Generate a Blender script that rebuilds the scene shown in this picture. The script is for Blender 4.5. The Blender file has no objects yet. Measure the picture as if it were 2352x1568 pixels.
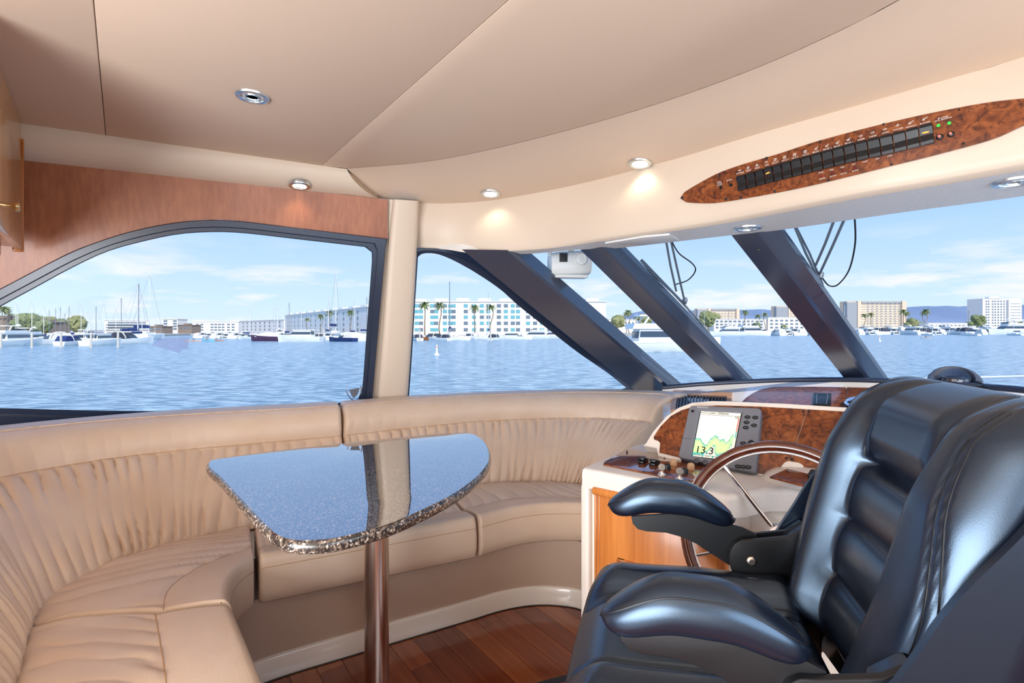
import bpy, bmesh, math, random
from mathutils import Vector, Matrix
from mathutils.bvhtree import BVHTree
random.seed(7)
SC = bpy.context.scene
COL = SC.collection
# ------------------------------------------------------------------ camera
FPX, VH, HC = 1150.0, 757.0, 1.35            # focal length in pixels, horizon row, eye height above cabin sole
cam_d = bpy.data.cameras.new('camera'); cam = bpy.data.objects.new('camera', cam_d); COL.objects.link(cam)
cam.location = (0, 0, HC); cam.rotation_euler = (math.radians(90), 0, 0)
cam_d.sensor_width = 36.0; cam_d.lens = 36.0*FPX/2352.0; cam_d.shift_y = -(784.0-VH)/2352.0
cam_d.clip_start = 0.02; cam_d.clip_end = 20000
SC.camera = cam
# ------------------------------------------------------------------ view
SC.view_settings.view_transform = 'Standard'; SC.view_settings.look = 'None'
SC.view_settings.gamma = 1.0; SC.view_settings.use_curve_mapping = False
SC.view_settings.exposure = 0.35
SC.cycles.max_bounces = 8; SC.cycles.diffuse_bounces = 4; SC.cycles.glossy_bounces = 3
SC.cycles.transparent_max_bounces = 16; SC.cycles.transmission_bounces = 4
SC.cycles.caustics_reflective = False; SC.cycles.caustics_refractive = False
SC.cycles.sample_clamp_indirect = 6.0; SC.cycles.adaptive_threshold = 0.02
# ------------------------------------------------------------------ world: clear sky, paler towards the horizon, low clouds
W = bpy.data.worlds.new('sky'); SC.world = W; W.use_nodes = True
nt = W.node_tree; nt.nodes.clear()
def wn(t, **k):
    n = nt.nodes.new(t)
    for a, b in k.items(): setattr(n, a, b)
    return n
w_out = wn('ShaderNodeOutputWorld'); w_bg = wn('ShaderNodeBackground'); w_bg.inputs[1].default_value = 0.92
w_tc = wn('ShaderNodeTexCoord'); w_sep = wn('ShaderNodeSeparateXYZ')
nt.links.new(w_tc.outputs['Generated'], w_sep.inputs[0])
w_r = wn('ShaderNodeValToRGB'); cr = w_r.color_ramp
cr.elements[0].position = 0.0; cr.elements[0].color = (0.66, 0.80, 0.97, 1)
cr.elements[1].position = 1.0; cr.elements[1].color = (0.16, 0.34, 0.80, 1)
for p, c in ((0.06, (0.56, 0.75, 0.97, 1)), (0.20, (0.37, 0.59, 0.95, 1)), (0.45, (0.25, 0.47, 0.90, 1))):
    e = cr.elements.new(p); e.color = c
nt.links.new(w_sep.outputs[2], w_r.inputs[0])
w_m = wn('ShaderNodeMapping'); w_m.inputs['Scale'].default_value = (3.2, 3.2, 17.0); w_m.inputs['Location'].default_value = (1.7, 0.4, 0.3)
nt.links.new(w_tc.outputs['Generated'], w_m.inputs[0])
w_n = wn('ShaderNodeTexNoise'); w_n.inputs['Scale'].default_value = 1.6; w_n.inputs['Detail'].default_value = 7; w_n.inputs['Roughness'].default_value = 0.58
nt.links.new(w_m.outputs[0], w_n.inputs['Vector'])
w_cr = wn('ShaderNodeValToRGB'); w_cr.color_ramp.elements[0].position = 0.50; w_cr.color_ramp.elements[1].position = 0.64
nt.links.new(w_n.outputs[0], w_cr.inputs[0])
w_band = wn('ShaderNodeValToRGB'); b = w_band.color_ramp      # clouds lie in a low band all round the horizon
b.elements[0].position = 0.0; b.elements[0].color = (0.9, 0.9, 0.9, 1); b.elements[1].position = 0.17; b.elements[1].color = (0, 0, 0, 1)
e = b.elements.new(0.08); e.color = (0.8, 0.8, 0.8, 1)
nt.links.new(w_sep.outputs[2], w_band.inputs[0])
w_mul = wn('ShaderNodeMath', operation='MULTIPLY'); nt.links.new(w_cr.outputs[0], w_mul.inputs[0]); nt.links.new(w_band.outputs[0], w_mul.inputs[1])
w_mix = wn('ShaderNodeMixRGB'); w_mix.inputs[2].default_value = (0.88, 0.87, 0.95, 1)
nt.links.new(w_mul.outputs[0], w_mix.inputs[0]); nt.links.new(w_r.outputs[0], w_mix.inputs[1])
nt.links.new(w_mix.outputs[0], w_bg.inputs[0]); nt.links.new(w_bg.outputs[0], w_out.inputs[0])
# ------------------------------------------------------------------ sun (behind the camera, front-lighting the marina)
def add_light(name, kind, loc, direction, energy, color, size=None, size_y=None):
    d = bpy.data.lights.new(name, kind); o = bpy.data.objects.new(name, d); COL.objects.link(o)
    o.location = loc; o.rotation_euler = Vector(direction).to_track_quat('-Z', 'Y').to_euler()
    d.energy = energy; d.color = color
    if kind == 'AREA': d.shape = 'RECTANGLE'; d.size = size; d.size_y = size_y
    if kind == 'SUN': d.angle = math.radians(0.6)
    return o
add_light('sun', 'SUN', (0, -30, 40), (-0.35, 0.72, -0.62), 3.2, (1.0, 0.94, 0.86))
# fill lamps added at the unseen starboard and aft openings to brighten the cabin
add_light('starboard_fill', 'AREA', (1.35, -0.42, 1.45), (-0.52, 0.85, 0.0), 25, (0.80, 0.90, 1.0), 2.6, 0.85)
add_light('aft_fill', 'AREA', (-1.45, -1.20, 1.00), (0.74, 0.67, 0.60), 140, (0.95, 0.97, 1.0), 2.3, 1.7)

# ================================================================== helpers
def S(h, a=1.0):
    h = h.lstrip('#'); out = []
    for i in (0, 2, 4):
        c = int(h[i:i+2], 16)/255.0
        out.append(c/12.92 if c <= 0.04045 else ((c+0.055)/1.055)**2.4)
    return (out[0], out[1], out[2], a)
def at(u, v, d): return Vector(((u-1176.0)/FPX*d, d, HC+(VH-v)/FPX*d))
def atz(u, v, z): return at(u, v, (z-HC)*FPX/(VH-v))
CAMP = Vector((0, 0, HC))
def ray(u, v): return Vector(((u-1176.0)/FPX, 1.0, (VH-v)/FPX))
class Plane:
    def __init__(s, p, n): s.p = Vector(p); s.n = Vector(n).normalized()
    def hit(s, u, v, h=0.0):                      # point of the plane, raised h along its normal, seen at pixel u, v
        r = ray(u, v); q = s.p+s.n*h
        return CAMP+r*((q-CAMP).dot(s.n)/r.dot(s.n))
def lerp(a, b, t): return a+(b-a)*t
def smooth(a, b, x):
    t = max(0.0, min(1.0, (x-a)/(b-a))); return t*t*(3-2*t)
def hash2(i, j):
    n = math.sin(i*127.1+j*311.7)*43758.5453; return n-math.floor(n)
def vnoise(x, y):
    i, j = math.floor(x), math.floor(y); fx, fy = x-i, y-j
    fx = fx*fx*(3-2*fx); fy = fy*fy*(3-2*fy)
    return lerp(lerp(hash2(i, j), hash2(i+1, j), fx), lerp(hash2(i, j+1), hash2(i+1, j+1), fx), fy)
def catmull(pts, n, closed=False):
    """n points along a smooth curve through pts, even in the parameter."""
    P = [Vector(p) for p in pts]; m = len(P); out = []
    segs = m if closed else m-1
    for k in range(n):
        t = k/(n if closed else n-1)*segs; i = min(int(t), segs-1); f = t-i
        g = (lambda q: P[q % m]) if closed else (lambda q: P[max(0, min(m-1, q))])
        a, b, c, d = g(i-1), g(i), g(i+1), g(i+2)
        out.append(0.5*((2*b)+(c-a)*f+(2*a-5*b+4*c-d)*f*f+(3*b-a-3*c+d)*f**3))
    return out
def resample(pts, n, closed=False):
    """n points spread evenly by length along a polyline."""
    P = [Vector(p) for p in pts]
    if closed: P = P+[P[0]]
    L = [0.0]
    for a, b in zip(P, P[1:]): L.append(L[-1]+(b-a).length)
    out = []; j = 0
    for k in range(n):
        t = L[-1]*k/(n if closed else n-1)
        while j < len(P)-2 and L[j+1] < t: j += 1
        f = (t-L[j])/max(1e-9, L[j+1]-L[j]); out.append(P[j].lerp(P[j+1], min(1, f)))
    return out
# ---- geometry: every builder returns (verts, faces)
def join(*gs):
    V, F = [], []
    for v, f in gs:
        k = len(V); V += [Vector(p) for p in v]; F += [tuple(i+k for i in q) for q in f]
    return V, F
def loft(loops, closed=True, cap0=False, cap1=False):
    n = len(loops[0]); V = [Vector(p) for L in loops for p in L]; F = []
    for a in range(len(loops)-1):
        for i in range(n if closed else n-1):
            j = (i+1) % n; F.append((a*n+i, a*n+j, (a+1)*n+j, (a+1)*n+i))
    if cap0: F.append(tuple(reversed(range(n))))
    if cap1: F.append(tuple(range((len(loops)-1)*n, len(loops)*n)))
    return V, F
def grid(fn, nu, nv): return loft([[fn(i/(nu-1), j/(nv-1)) for i in range(nu)] for j in range(nv)], closed=False)
def frame_of(d):
    d = d.normalized(); a = Vector((0, 0, 1)) if abs(d.z) < 0.95 else Vector((1, 0, 0))
    x = d.cross(a).normalized(); return x, x.cross(d).normalized()
def tube(path, r, n=8, cap=True):
    P = [Vector(p) for p in path]; loops = []; px = None
    for i, p in enumerate(P):
        d = (P[min(i+1, len(P)-1)]-P[max(i-1, 0)]).normalized()
        if px is None: x, y = frame_of(d)
        else:
            x = (px-d*px.dot(d)); x = x.normalized() if x.length > 1e-6 else frame_of(d)[0]; y = x.cross(d).normalized()
        px = x; rr = r[i] if isinstance(r, (list, tuple)) else r
        loops.append([p+(x*math.cos(2*math.pi*k/n)+y*math.sin(2*math.pi*k/n))*rr for k in range(n)])
    return loft(loops, True, cap, cap)
def lathe(profile, n=24, origin=(0, 0, 0), axis=(0, 0, 1)):
    """profile of (radius, height) turned about an axis."""
    o = Vector(origin); ax = Vector(axis).normalized(); x, y = frame_of(ax)
    loops = [[o+ax*h+(x*math.cos(2*math.pi*k/n)+y*math.sin(2*math.pi*k/n))*r for k in range(n)] for r, h in profile]
    return loft(loops, True, profile[0][0] > 1e-6, profile[-1][0] > 1e-6)
def prism(poly, vec, bevel=0.0):
    """a planar outline given thickness vec; bevel rounds the edge of the far (vec) side."""
    P = [Vector(p) for p in poly]; vec = Vector(vec)
    if bevel <= 0: return loft([P, [p+vec for p in P]], True, True, True)
    c = sum(P, Vector())/len(P); n = vec.normalized(); m = len(P); ins = []
    area = sum(((P[i]-c).cross(P[(i+1) % m]-c)).dot(n) for i in range(m)); sg = 1 if area > 0 else -1
    for i in range(m):
        a, b, d = P[i-1], P[i], P[(i+1) % m]
        e1 = (b-a); e2 = (d-b)
        e1 = e1.normalized() if e1.length > 1e-9 else e2.normalized(); e2 = e2.normalized() if e2.length > 1e-9 else e1
        q = (n.cross(e1)+n.cross(e2))*sg; q = q.normalized() if q.length > 1e-6 else Vector(); ins.append(q)
    L = [P]
    for k in range(4):
        t = k/3*math.pi/2
        L.append([p+vec-n*bevel*(1-math.sin(t))+q*bevel*(1-math.cos(t)) for p, q in zip(P, ins)])
    return loft(L, True, True, True)
def rbox(c, s, bev=0.0, seg=2, rot=None):
    bm = bmesh.new(); bmesh.ops.create_cube(bm, size=1.0)
    for v in bm.verts: v.co = Vector((v.co.x*s[0], v.co.y*s[1], v.co.z*s[2]))
    if bev > 0: bmesh.ops.bevel(bm, geom=list(bm.edges), offset=bev, segments=seg, affect='EDGES', profile=0.5)
    bm.verts.index_update(); c = Vector(c)
    V = [(rot @ v.co if rot else v.co)+c for v in bm.verts]; F = [tuple(v.index for v in f.verts) for f in bm.faces]
    bm.free(); return V, F
def obox(o, x, y, z, a, b, c, bev=0.0, seg=2):
    """box spanning a=(x0,x1) b=(y0,y1) c=(z0,z1) along unit axes x, y, z from origin o."""
    x, y, z = Vector(x), Vector(y), Vector(z); R = Matrix((x, y, z)).transposed()
    cen = Vector(o)+x*(a[0]+a[1])/2+y*(b[0]+b[1])/2+z*(c[0]+c[1])/2
    return rbox(cen, (a[1]-a[0], b[1]-b[0], c[1]-c[0]), bev, seg, R)
# ---- objects
def newmesh(name, g, mat, smooth_deg=35):
    V, F = g; me = bpy.data.meshes.new(name); me.from_pydata([tuple(v) for v in V], [], F); me.validate()
    bm = bmesh.new(); bm.from_mesh(me)
    bmesh.ops.remove_doubles(bm, verts=bm.verts, dist=1e-6)
    bmesh.ops.recalc_face_normals(bm, faces=bm.faces)
    if smooth_deg:
        lim = math.radians(smooth_deg)
        for f in bm.faces: f.smooth = True
        for e in bm.edges:
            if len(e.link_faces) == 2: e.smooth = e.calc_face_angle(0.0) < lim
            else: e.smooth = False
    bm.to_mesh(me); bm.free()
    if mat: me.materials.append(mat)
    return me
def tag(o, label=None, cat=None, group=None, kind=None):
    if label: o['label'] = label
    if cat: o['category'] = cat
    if group: o['group'] = group
    if kind: o['kind'] = kind
    return o
def root(name, loc, label, cat, group=None, kind=None, rotz=0.0):
    o = bpy.data.objects.new(name, None); COL.objects.link(o); o.location = loc; o.rotation_euler = (0, 0, rotz)
    o.empty_display_size = 0.05
    return tag(o, label, cat, group, kind)
def wloc(o):
    p = Vector((0, 0, 0))
    while o is not None: p += Vector(o.location); o = o.parent
    return p
def part(name, g, mat, parent=None, local=False, sm=35, label=None):
    """a mesh object; g is in world space unless local, parents carry no rotation then."""
    V, F = g; V = [Vector(v) for v in V]
    if not local:
        off = wloc(parent)
        V = [v-off for v in V]
    c = Vector((sum(v.x for v in V)/len(V), sum(v.y for v in V)/len(V), min(v.z for v in V)))
    me = newmesh(name, ([v-c for v in V], F), mat, sm)
    o = bpy.data.objects.new(name, me); COL.objects.link(o); o.location = c; o.parent = parent
    if label: o['label'] = label
    return o
def single(name, g, mat, label, cat, group=None, kind=None, sm=35): return tag(part(name, g, mat, None, sm=sm), label, cat, group, kind)
def copy_obj(o, parent, loc=None, name=None):
    c = o.copy(); COL.objects.link(c); c.parent = parent
    if loc is not None: c.location = loc
    return c
def dup(rt, loc, rotz=0.0, label=None, group=None, scale=1.0):
    r = rt.copy(); COL.objects.link(r); r.location = loc; r.rotation_euler = (0, 0, rotz); r.scale = (scale,)*3
    if label: r['label'] = label
    if group: r['group'] = group
    for ch in list(rt.children):
        c = copy_obj(ch, r)
        for g in list(ch.children): copy_obj(g, c)
    return r
def offset(g, d): d = Vector(d); return [Vector(v)+d for v in g[0]], g[1]
def xf(g, m): return [m @ Vector(v) for v in g[0]], g[1]
def text_geo(s, size=1.0, align='CENTER', shear=0.0, spacing=1.0):
    cu = bpy.data.curves.new('lettering', 'FONT'); cu.body = s; cu.size = size; cu.align_x = align; cu.align_y = 'CENTER'
    cu.resolution_u = 2; cu.extrude = 0.0; cu.shear = shear; cu.space_character = spacing
    ob = bpy.data.objects.new('lettering', cu); COL.objects.link(ob); bpy.context.view_layer.update()
    me = bpy.data.meshes.new_from_object(ob.evaluated_get(bpy.context.evaluated_depsgraph_get()))
    V = [v.co.copy() for v in me.vertices]; F = [tuple(p.vertices) for p in me.polygons]
    bpy.data.objects.remove(ob); bpy.data.curves.remove(cu); bpy.data.meshes.remove(me)
    return V, F
def on_frame(g, o, x, y, n, h=0.001): return [o+x*v[0]+y*v[1]+n*(h+v[2]) for v in g[0]], g[1]

# ================================================================== materials
MATS = {}
def mat(name, col, rough=0.5, metal=0.0, spec=0.5, coat=0.0, ior=1.5, var=None, bump=None, emit=None, alpha=1.0, coat_rough=0.05, stretch=(1, 1, 1)):
    m = bpy.data.materials.new(name); m.use_nodes = True; n = m.node_tree; bs = n.nodes['Principled BSDF']
    c = S(col) if isinstance(col, str) else col
    bs.inputs['Base Color'].default_value = c; bs.inputs['Roughness'].default_value = rough; bs.inputs['Metallic'].default_value = metal
    bs.inputs['Specular IOR Level'].default_value = spec; bs.inputs['IOR'].default_value = ior
    bs.inputs['Coat Weight'].default_value = coat; bs.inputs['Coat Roughness'].default_value = coat_rough
    if emit: bs.inputs['Emission Color'].default_value = S(emit[0]) if isinstance(emit[0], str) else emit[0]; bs.inputs['Emission Strength'].default_value = emit[1]
    if alpha < 1: bs.inputs['Alpha'].default_value = alpha
    if var or bump:
        tc = n.nodes.new('ShaderNodeTexCoord'); mp = n.nodes.new('ShaderNodeMapping'); mp.inputs['Scale'].default_value = stretch
        n.links.new(tc.outputs['Object'], mp.inputs[0])
    if var:                                       # (scale, second colour, detail)
        nz = n.nodes.new('ShaderNodeTexNoise'); nz.inputs['Scale'].default_value = var[0]; nz.inputs['Detail'].default_value = var[2] if len(var) > 2 else 3
        n.links.new(mp.outputs[0], nz.inputs['Vector'])
        rp = n.nodes.new('ShaderNodeValToRGB'); rp.color_ramp.elements[0].position = 0.35; rp.color_ramp.elements[1].position = 0.65
        rp.color_ramp.elements[0].color = c; rp.color_ramp.elements[1].color = S(var[1])
        n.links.new(nz.outputs[0], rp.inputs[0]); n.links.new(rp.outputs[0], bs.inputs['Base Color'])
    if bump:                                      # (scale, strength)
        nb = n.nodes.new('ShaderNodeTexNoise'); nb.inputs['Scale'].default_value = bump[0]; nb.inputs['Detail'].default_value = 4
        n.links.new(mp.outputs[0], nb.inputs['Vector'])
        b = n.nodes.new('ShaderNodeBump'); b.inputs['Strength'].default_value = bump[1]; b.inputs['Distance'].default_value = 0.002
        n.links.new(nb.outputs[0], b.inputs['Height']); n.links.new(b.outputs[0], bs.inputs['Normal'])
    MATS[name] = m; return m
def wood(name, dark, light, axis=(0, 0, 1), scale=1.0, rough=0.35, coat=0.3, fine=60.0):
    """straight-grained veneer: noise stretched along the grain axis."""
    m = bpy.data.materials.new(name); m.use_nodes = True; n = m.node_tree; bs = n.nodes['Principled BSDF']
    tc = n.nodes.new('ShaderNodeTexCoord'); mp = n.nodes.new('ShaderNodeMapping')
    a = [1.0 if abs(k) < 0.5 else 0.05 for k in axis]; mp.inputs['Scale'].default_value = [q*scale for q in a]
    n.links.new(tc.outputs['Object'], mp.inputs[0])
    n1 = n.nodes.new('ShaderNodeTexNoise'); n1.inputs['Scale'].default_value = fine; n1.inputs['Detail'].default_value = 6; n1.inputs['Distortion'].default_value = 0.6
    n2 = n.nodes.new('ShaderNodeTexNoise'); n2.inputs['Scale'].default_value = 7.0; n2.inputs['Detail'].default_value = 3
    n.links.new(mp.outputs[0], n1.inputs['Vector']); n.links.new(mp.outputs[0], n2.inputs['Vector'])
    mx = n.nodes.new('ShaderNodeMath'); mx.operation = 'ADD'; n.links.new(n1.outputs[0], mx.inputs[0]); n.links.new(n2.outputs[0], mx.inputs[1])
    rp = n.nodes.new('ShaderNodeValToRGB'); rp.color_ramp.elements[0].position = 0.36; rp.color_ramp.elements[1].position = 0.64
    hf = n.nodes.new('ShaderNodeMath'); hf.operation = 'MULTIPLY'; hf.inputs[1].default_value = 0.5
    n.links.new(mx.outputs[0], hf.inputs[0]); n.links.new(hf.outputs[0], rp.inputs[0])
    rp.color_ramp.elements[0].color = S(dark); rp.color_ramp.elements[1].color = S(light)
    n.links.new(rp.outputs[0], bs.inputs['Base Color'])
    bs.inputs['Roughness'].default_value = rough; bs.inputs['Coat Weight'].default_value = coat; bs.inputs['Coat Roughness'].default_value = 0.12
    MATS[name] = m; return m
def burl(name, dark, mid, light, rough=0.18):
    m = bpy.data.materials.new(name); m.use_nodes = True; n = m.node_tree; bs = n.nodes['Principled BSDF']
    tc = n.nodes.new('ShaderNodeTexCoord')
    n0 = n.nodes.new('ShaderNodeTexNoise'); n0.inputs['Scale'].default_value = 34; n0.inputs['Detail'].default_value = 9; n0.inputs['Distortion'].default_value = 1.3
    n.links.new(tc.outputs['Object'], n0.inputs['Vector'])
    rp = n.nodes.new('ShaderNodeValToRGB'); e = rp.color_ramp.elements; e[0].position = 0.30; e[1].position = 0.70
    e[0].color = S(dark); e[1].color = S(light); q = e.new(0.48); q.color = S(mid)
    n.links.new(n0.outputs[0], rp.inputs[0])
    vo = n.nodes.new('ShaderNodeTexNoise'); vo.inputs['Scale'].default_value = 120; vo.inputs['Detail'].default_value = 3; vo.inputs['Distortion'].default_value = 1.0
    n.links.new(tc.outputs['Object'], vo.inputs['Vector'])
    r2 = n.nodes.new('ShaderNodeValToRGB'); r2.color_ramp.elements[0].position = 0.60; r2.color_ramp.elements[1].position = 0.70
    r2.color_ramp.elements[0].color = (1, 1, 1, 1); r2.color_ramp.elements[1].color = (0.22, 0.18, 0.18, 1)
    n.links.new(vo.outputs[0], r2.inputs[0])
    mx = n.nodes.new('ShaderNodeMixRGB'); mx.blend_type = 'MULTIPLY'; mx.inputs[0].default_value = 0.9
    n.links.new(rp.outputs[0], mx.inputs[1]); n.links.new(r2.outputs[0], mx.inputs[2]); n.links.new(mx.outputs[0], bs.inputs['Base Color'])
    bs.inputs['Roughness'].default_value = rough; bs.inputs['Coat Weight'].default_value = 0.8; bs.inputs['Coat Roughness'].default_value = 0.03
    MATS[name] = m; return m
def glass(name, gloss=0.02, tint=(1, 1, 1, 1)):
    m = bpy.data.materials.new(name); m.use_nodes = True; n = m.node_tree; n.nodes.clear()
    o = n.nodes.new('ShaderNodeOutputMaterial'); t = n.nodes.new('ShaderNodeBsdfTransparent'); t.inputs[0].default_value = tint
    g = n.nodes.new('ShaderNodeBsdfGlossy'); g.inputs['Roughness'].default_value = 0.02; x = n.nodes.new('ShaderNodeMixShader'); x.inputs[0].default_value = gloss
    n.links.new(t.outputs[0], x.inputs[1]); n.links.new(g.outputs[0], x.inputs[2]); n.links.new(x.outputs[0], o.inputs[0])
    MATS[name] = m; return m
vinyl = mat('ceiling_vinyl', '#dac3ad', 0.55, spec=0.3, bump=(900, 0.15))
vinyl2 = mat('moulded_vinyl', '#d8c6b2', 0.42, spec=0.4, bump=(700, 0.12))
soffit_m = mat('speckled_soffit', '#e9e7e2', 0.45, var=(260, '#d2d1cf'))
gelcoat = mat('cream_gelcoat', '#e6dcd0', 0.22, coat=0.5)
gelgrain = mat('cream_textured_gelcoat', '#e0d8d0', 0.4, bump=(420, 0.6), coat=0.2)
leather = mat('cream_leather', '#dac2ab', 0.38, spec=0.45, var=(5, '#d4b9a0'), bump=(260, 0.25))
stitch = mat('tan_stitching', '#b9936b', 0.6)
base_m = mat('taupe_vinyl', '#b89f8c', 0.5, bump=(700, 0.1))
frame_m = mat('dark_window_frame', '#252f44', 0.30, spec=0.6)
rubber = mat('black_rubber', '#14161b', 0.55)
pillar_m = mat('dark_pillar_vinyl', '#2b3346', 0.22, spec=0.8, ior=1.8, bump=(500, 0.06))
panel_wood = wood('cherry_wall_veneer', '#96593a', '#b1704a', (0, 0, 1), 1.0, 0.42, 0.15)
cab_wood = wood('golden_cabinet_veneer', '#c08a56', '#d8a671', (0, 0, 1), 1.0, 0.25, 0.5)
console_wood = wood('orange_cherry_veneer', '#b4692c', '#d48642', (0, 0, 1), 1.0, 0.3, 0.35)
wheel_wood = mat('mahogany_rim', '#4b1f12', 0.16, coat=1.0, var=(30, '#5e2a18'))
burl_m = burl('burl_veneer', '#3a190c', '#74391a', '#98552a'); burl_m.node_tree.nodes['Principled BSDF'].inputs['Coat Weight'].default_value = 0.25; burl_m.node_tree.nodes['Principled BSDF'].inputs['Roughness'].default_value = 0.32
burl_g = burl('polished_burl', '#3a190c', '#74391a', '#98552a', 0.12)
chrome = mat('chrome', '#e6e6e8', 0.08, metal=1.0)
steel = mat('brushed_steel', '#d8c6b8', 0.24, metal=1.0)
satin = mat('satin_chrome', '#d9e2e6', 0.30, metal=1.0)
brass = mat('satin_brass', '#d8b98a', 0.16, metal=1.0)
blackl = mat('black_leather', '#0b1120', 0.30, spec=0.5, ior=2.0, bump=(600, 0.05)); blackl.node_tree.nodes['Principled BSDF'].inputs['Specular Tint'].default_value = (0.55, 0.76, 1.0, 1)  # blue sky reflection put into the base colour and specular tint
blackp = mat('black_plastic', '#0f1115', 0.42, spec=0.5)
greyp = mat('grey_plastic', '#6d6f76', 0.45)
greyd = mat('dark_grey_plastic', '#4b4d54', 0.5)
white_ink = mat('white_ink', '#e8e2dc', 0.6)
black_ink = mat('black_ink', '#1a1a1a', 0.6)
tan_knob = mat('tan_knob', '#c79f76', 0.45)
lens_on = mat('lit_lens', '#fff2dc', 0.3, emit=('#fff0d8', 2.2))
lens_off = mat('clear_lens', '#e2e2de', 0.35, spec=0.5)
led_green = mat('green_led', '#2fae3f', 0.3, emit=('#46d45a', 0.7))
led_red = mat('red_led', '#7a1f22', 0.3)
led_orange = mat('orange_lamp', '#ff8a3a', 0.3, emit=('#ff7a28', 2.4))
breaker_red = mat('pink_breaker', '#e0796a', 0.4, emit=('#e0796a', 0.15))
pane_m = glass('window_glass', 0.002)
dome_m = glass('compass_dome', 0.10, (0.75, 0.80, 0.9, 1))
# ================================================================== cabin shell
Z = Vector((0, 0, 1))
AX = Vector((0.891, 0.454, 0))                 # along the port side, forwards
NI = Vector((0.454, -0.891, 0))                # inboard from the port side
QT = Vector((0.6, -0.8, 0))                    # athwartships, to starboard
EF = Vector((0.8, 0.6, 0))                     # ahead
LEAN = NI*0.20+Z                               # the side leans inboard as it rises
WP = Vector((-0.72, 3.0, 0.92))
wallp = Plane(WP, AX.cross(LEAN))
if wallp.n.dot(NI) < 0: wallp.n = -wallp.n
WN = wallp.n
def wl(u, v, h=0.0): return wallp.hit(u, v, h)
CEIL = 2.17
def st(name, label, cat, loc=(0, 0, 0)): return root(name, loc, label, cat, kind='structure')

# ---- floor: planks laid athwartships over a sub-floor
floor = st('floor', 'glossy red-brown plank floor in front of the settee', 'floor', (-0.3, 1.6, 0))
F0 = Vector((-0.3, 1.6, 0)); ACR = Vector((0.8, 0.6, 0)); ALO = Vector((0.6, -0.8, 0))
pm = []
for i, (a, b) in enumerate((('#6d2f18', '#86401f'), ('#7a371b', '#944a26'), ('#642a16', '#7c3a1e'), ('#84421f', '#9c552c'))):
    m_ = wood('plank_cherry_%d' % i, a, b, (0, 1, 0), 1.0, 0.14, 0.6, 45.0); pm.append(m_)
part('sub_floor', obox(F0, ACR, ALO, Z, (-2.2, 2.2), (-2.0, 3.4), (-0.06, -0.012)), mat('dark_bilge_board', '#2a1a12', 0.7), floor)
pw = 0.098; me_cache = {}
for i in range(-16, 22):
    off = -random.random()*0.9
    y = -1.95+off*0.0
    cuts = [-1.95, -0.9+0.7*hash2(i, 3), 0.5+0.8*hash2(i, 5), 3.3]
    for k in range(3):
        a, b = cuts[k], cuts[k+1]
        g = obox((0, 0, 0), (1, 0, 0), (0, 1, 0), Z, (-pw/2+0.0006, pw/2-0.0006), (-(b-a)/2+0.0006, (b-a)/2-0.0006), (-0.012, 0.0), 0.0006, 1)
        o = part('plank', g, pm[int(hash2(i, k+11)*4) % 4], floor, local=True, sm=0)
        o.location = ACR*(i*pw)+ALO*((a+b)/2)+Vector((0, 0, -0.012)); o.rotation_euler = (0, 0, math.atan2(ACR.y, ACR.x))

# ---- ceiling: three vinyl panels and the curved forward band
ceil = st('ceiling', 'tan vinyl headliner in wide panels with thin seams', 'ceiling', (0, 1.5, CEIL))
s1a, s1b = atz(215, 0, CEIL), atz(243, 312, CEIL)
s2a, s2b = atz(1170, 0, CEIL), atz(740, 380, CEIL)
d1 = (s1a-s1b).normalized(); d2 = (s2a-s2b).normalized()
m0 = atz(-260, 240, CEIL); m0 = atz(60, 285, CEIL)-AX*1.9
fold = [atz(u, v, CEIL) for u, v in ((797, 387), (964, 373), (1106, 348), (1320, 295), (1533, 231), (1746, 153), (1959, 57), (2066, 0))]
fold += [Vector((1.13, 0.93, CEIL)), Vector((1.33, 0.50, CEIL)), Vector((1.52, 0.0, CEIL))]
g_ = 0.0008
def panel(name, poly): return part(name, prism([p+Vector((0, 0, 0.025)) for p in poly], (0, 0, -0.025), 0.003), vinyl, ceil)
n1 = Vector((d1.y, -d1.x, 0)); n1 = n1 if n1.dot(AX) > 0 else -n1
n2 = Vector((d2.y, -d2.x, 0)); n2 = n2 if n2.dot(AX) > 0 else -n2
panel('ceiling_panel', [m0, s1b-n1*g_, s1b+d1*4.2-n1*g_, m0+d1*4.2])
panel('ceiling_panel', [s1b+n1*g_, s2b-n2*g_, s2b+d2*4.2-n2*g_, s1b+d1*4.2+n1*g_])
foldS = catmull(fold, 50)
panel('ceiling_panel', [s2b+n2*g_, atz(780, 385, CEIL)]+foldS+[s2b+d2*4.2+n2*g_+AX*0.3, s2b+d2*4.2+n2*g_])
A_px = [(850, 455, 2.085), (905, 461, 2.080), (961, 466, 2.08), (1035, 467, 2.085), (1142, 458, 2.09), (1320, 425, 2.10), (1533, 370, 2.10), (1746, 306, 2.10), (1959, 245, 2.10), (2173, 183, 2.10), (2352, 130, 2.10)]
Acur = [atz(*p) for p in A_px]+[Vector((1.62, 1.02, 2.1)), Vector((1.82, 0.60, 2.1)), Vector((2.0, 0.1, 2.1))]
AS = resample(catmull(Acur, 120), 60); FS = resample(foldS, 60)
def band(i, t):
    a, b = FS[i], AS[i]; p = a.lerp(b, t); p.z = lerp(a.z, b.z, smooth(0, 1, t)*0.55+t*0.45)-0.004*math.sin(t*math.pi)*0; return p
part('ceiling_band', loft([[band(i, j/10) for i in range(60)] for j in range(11)], False), vinyl, ceil, sm=60)

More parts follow.
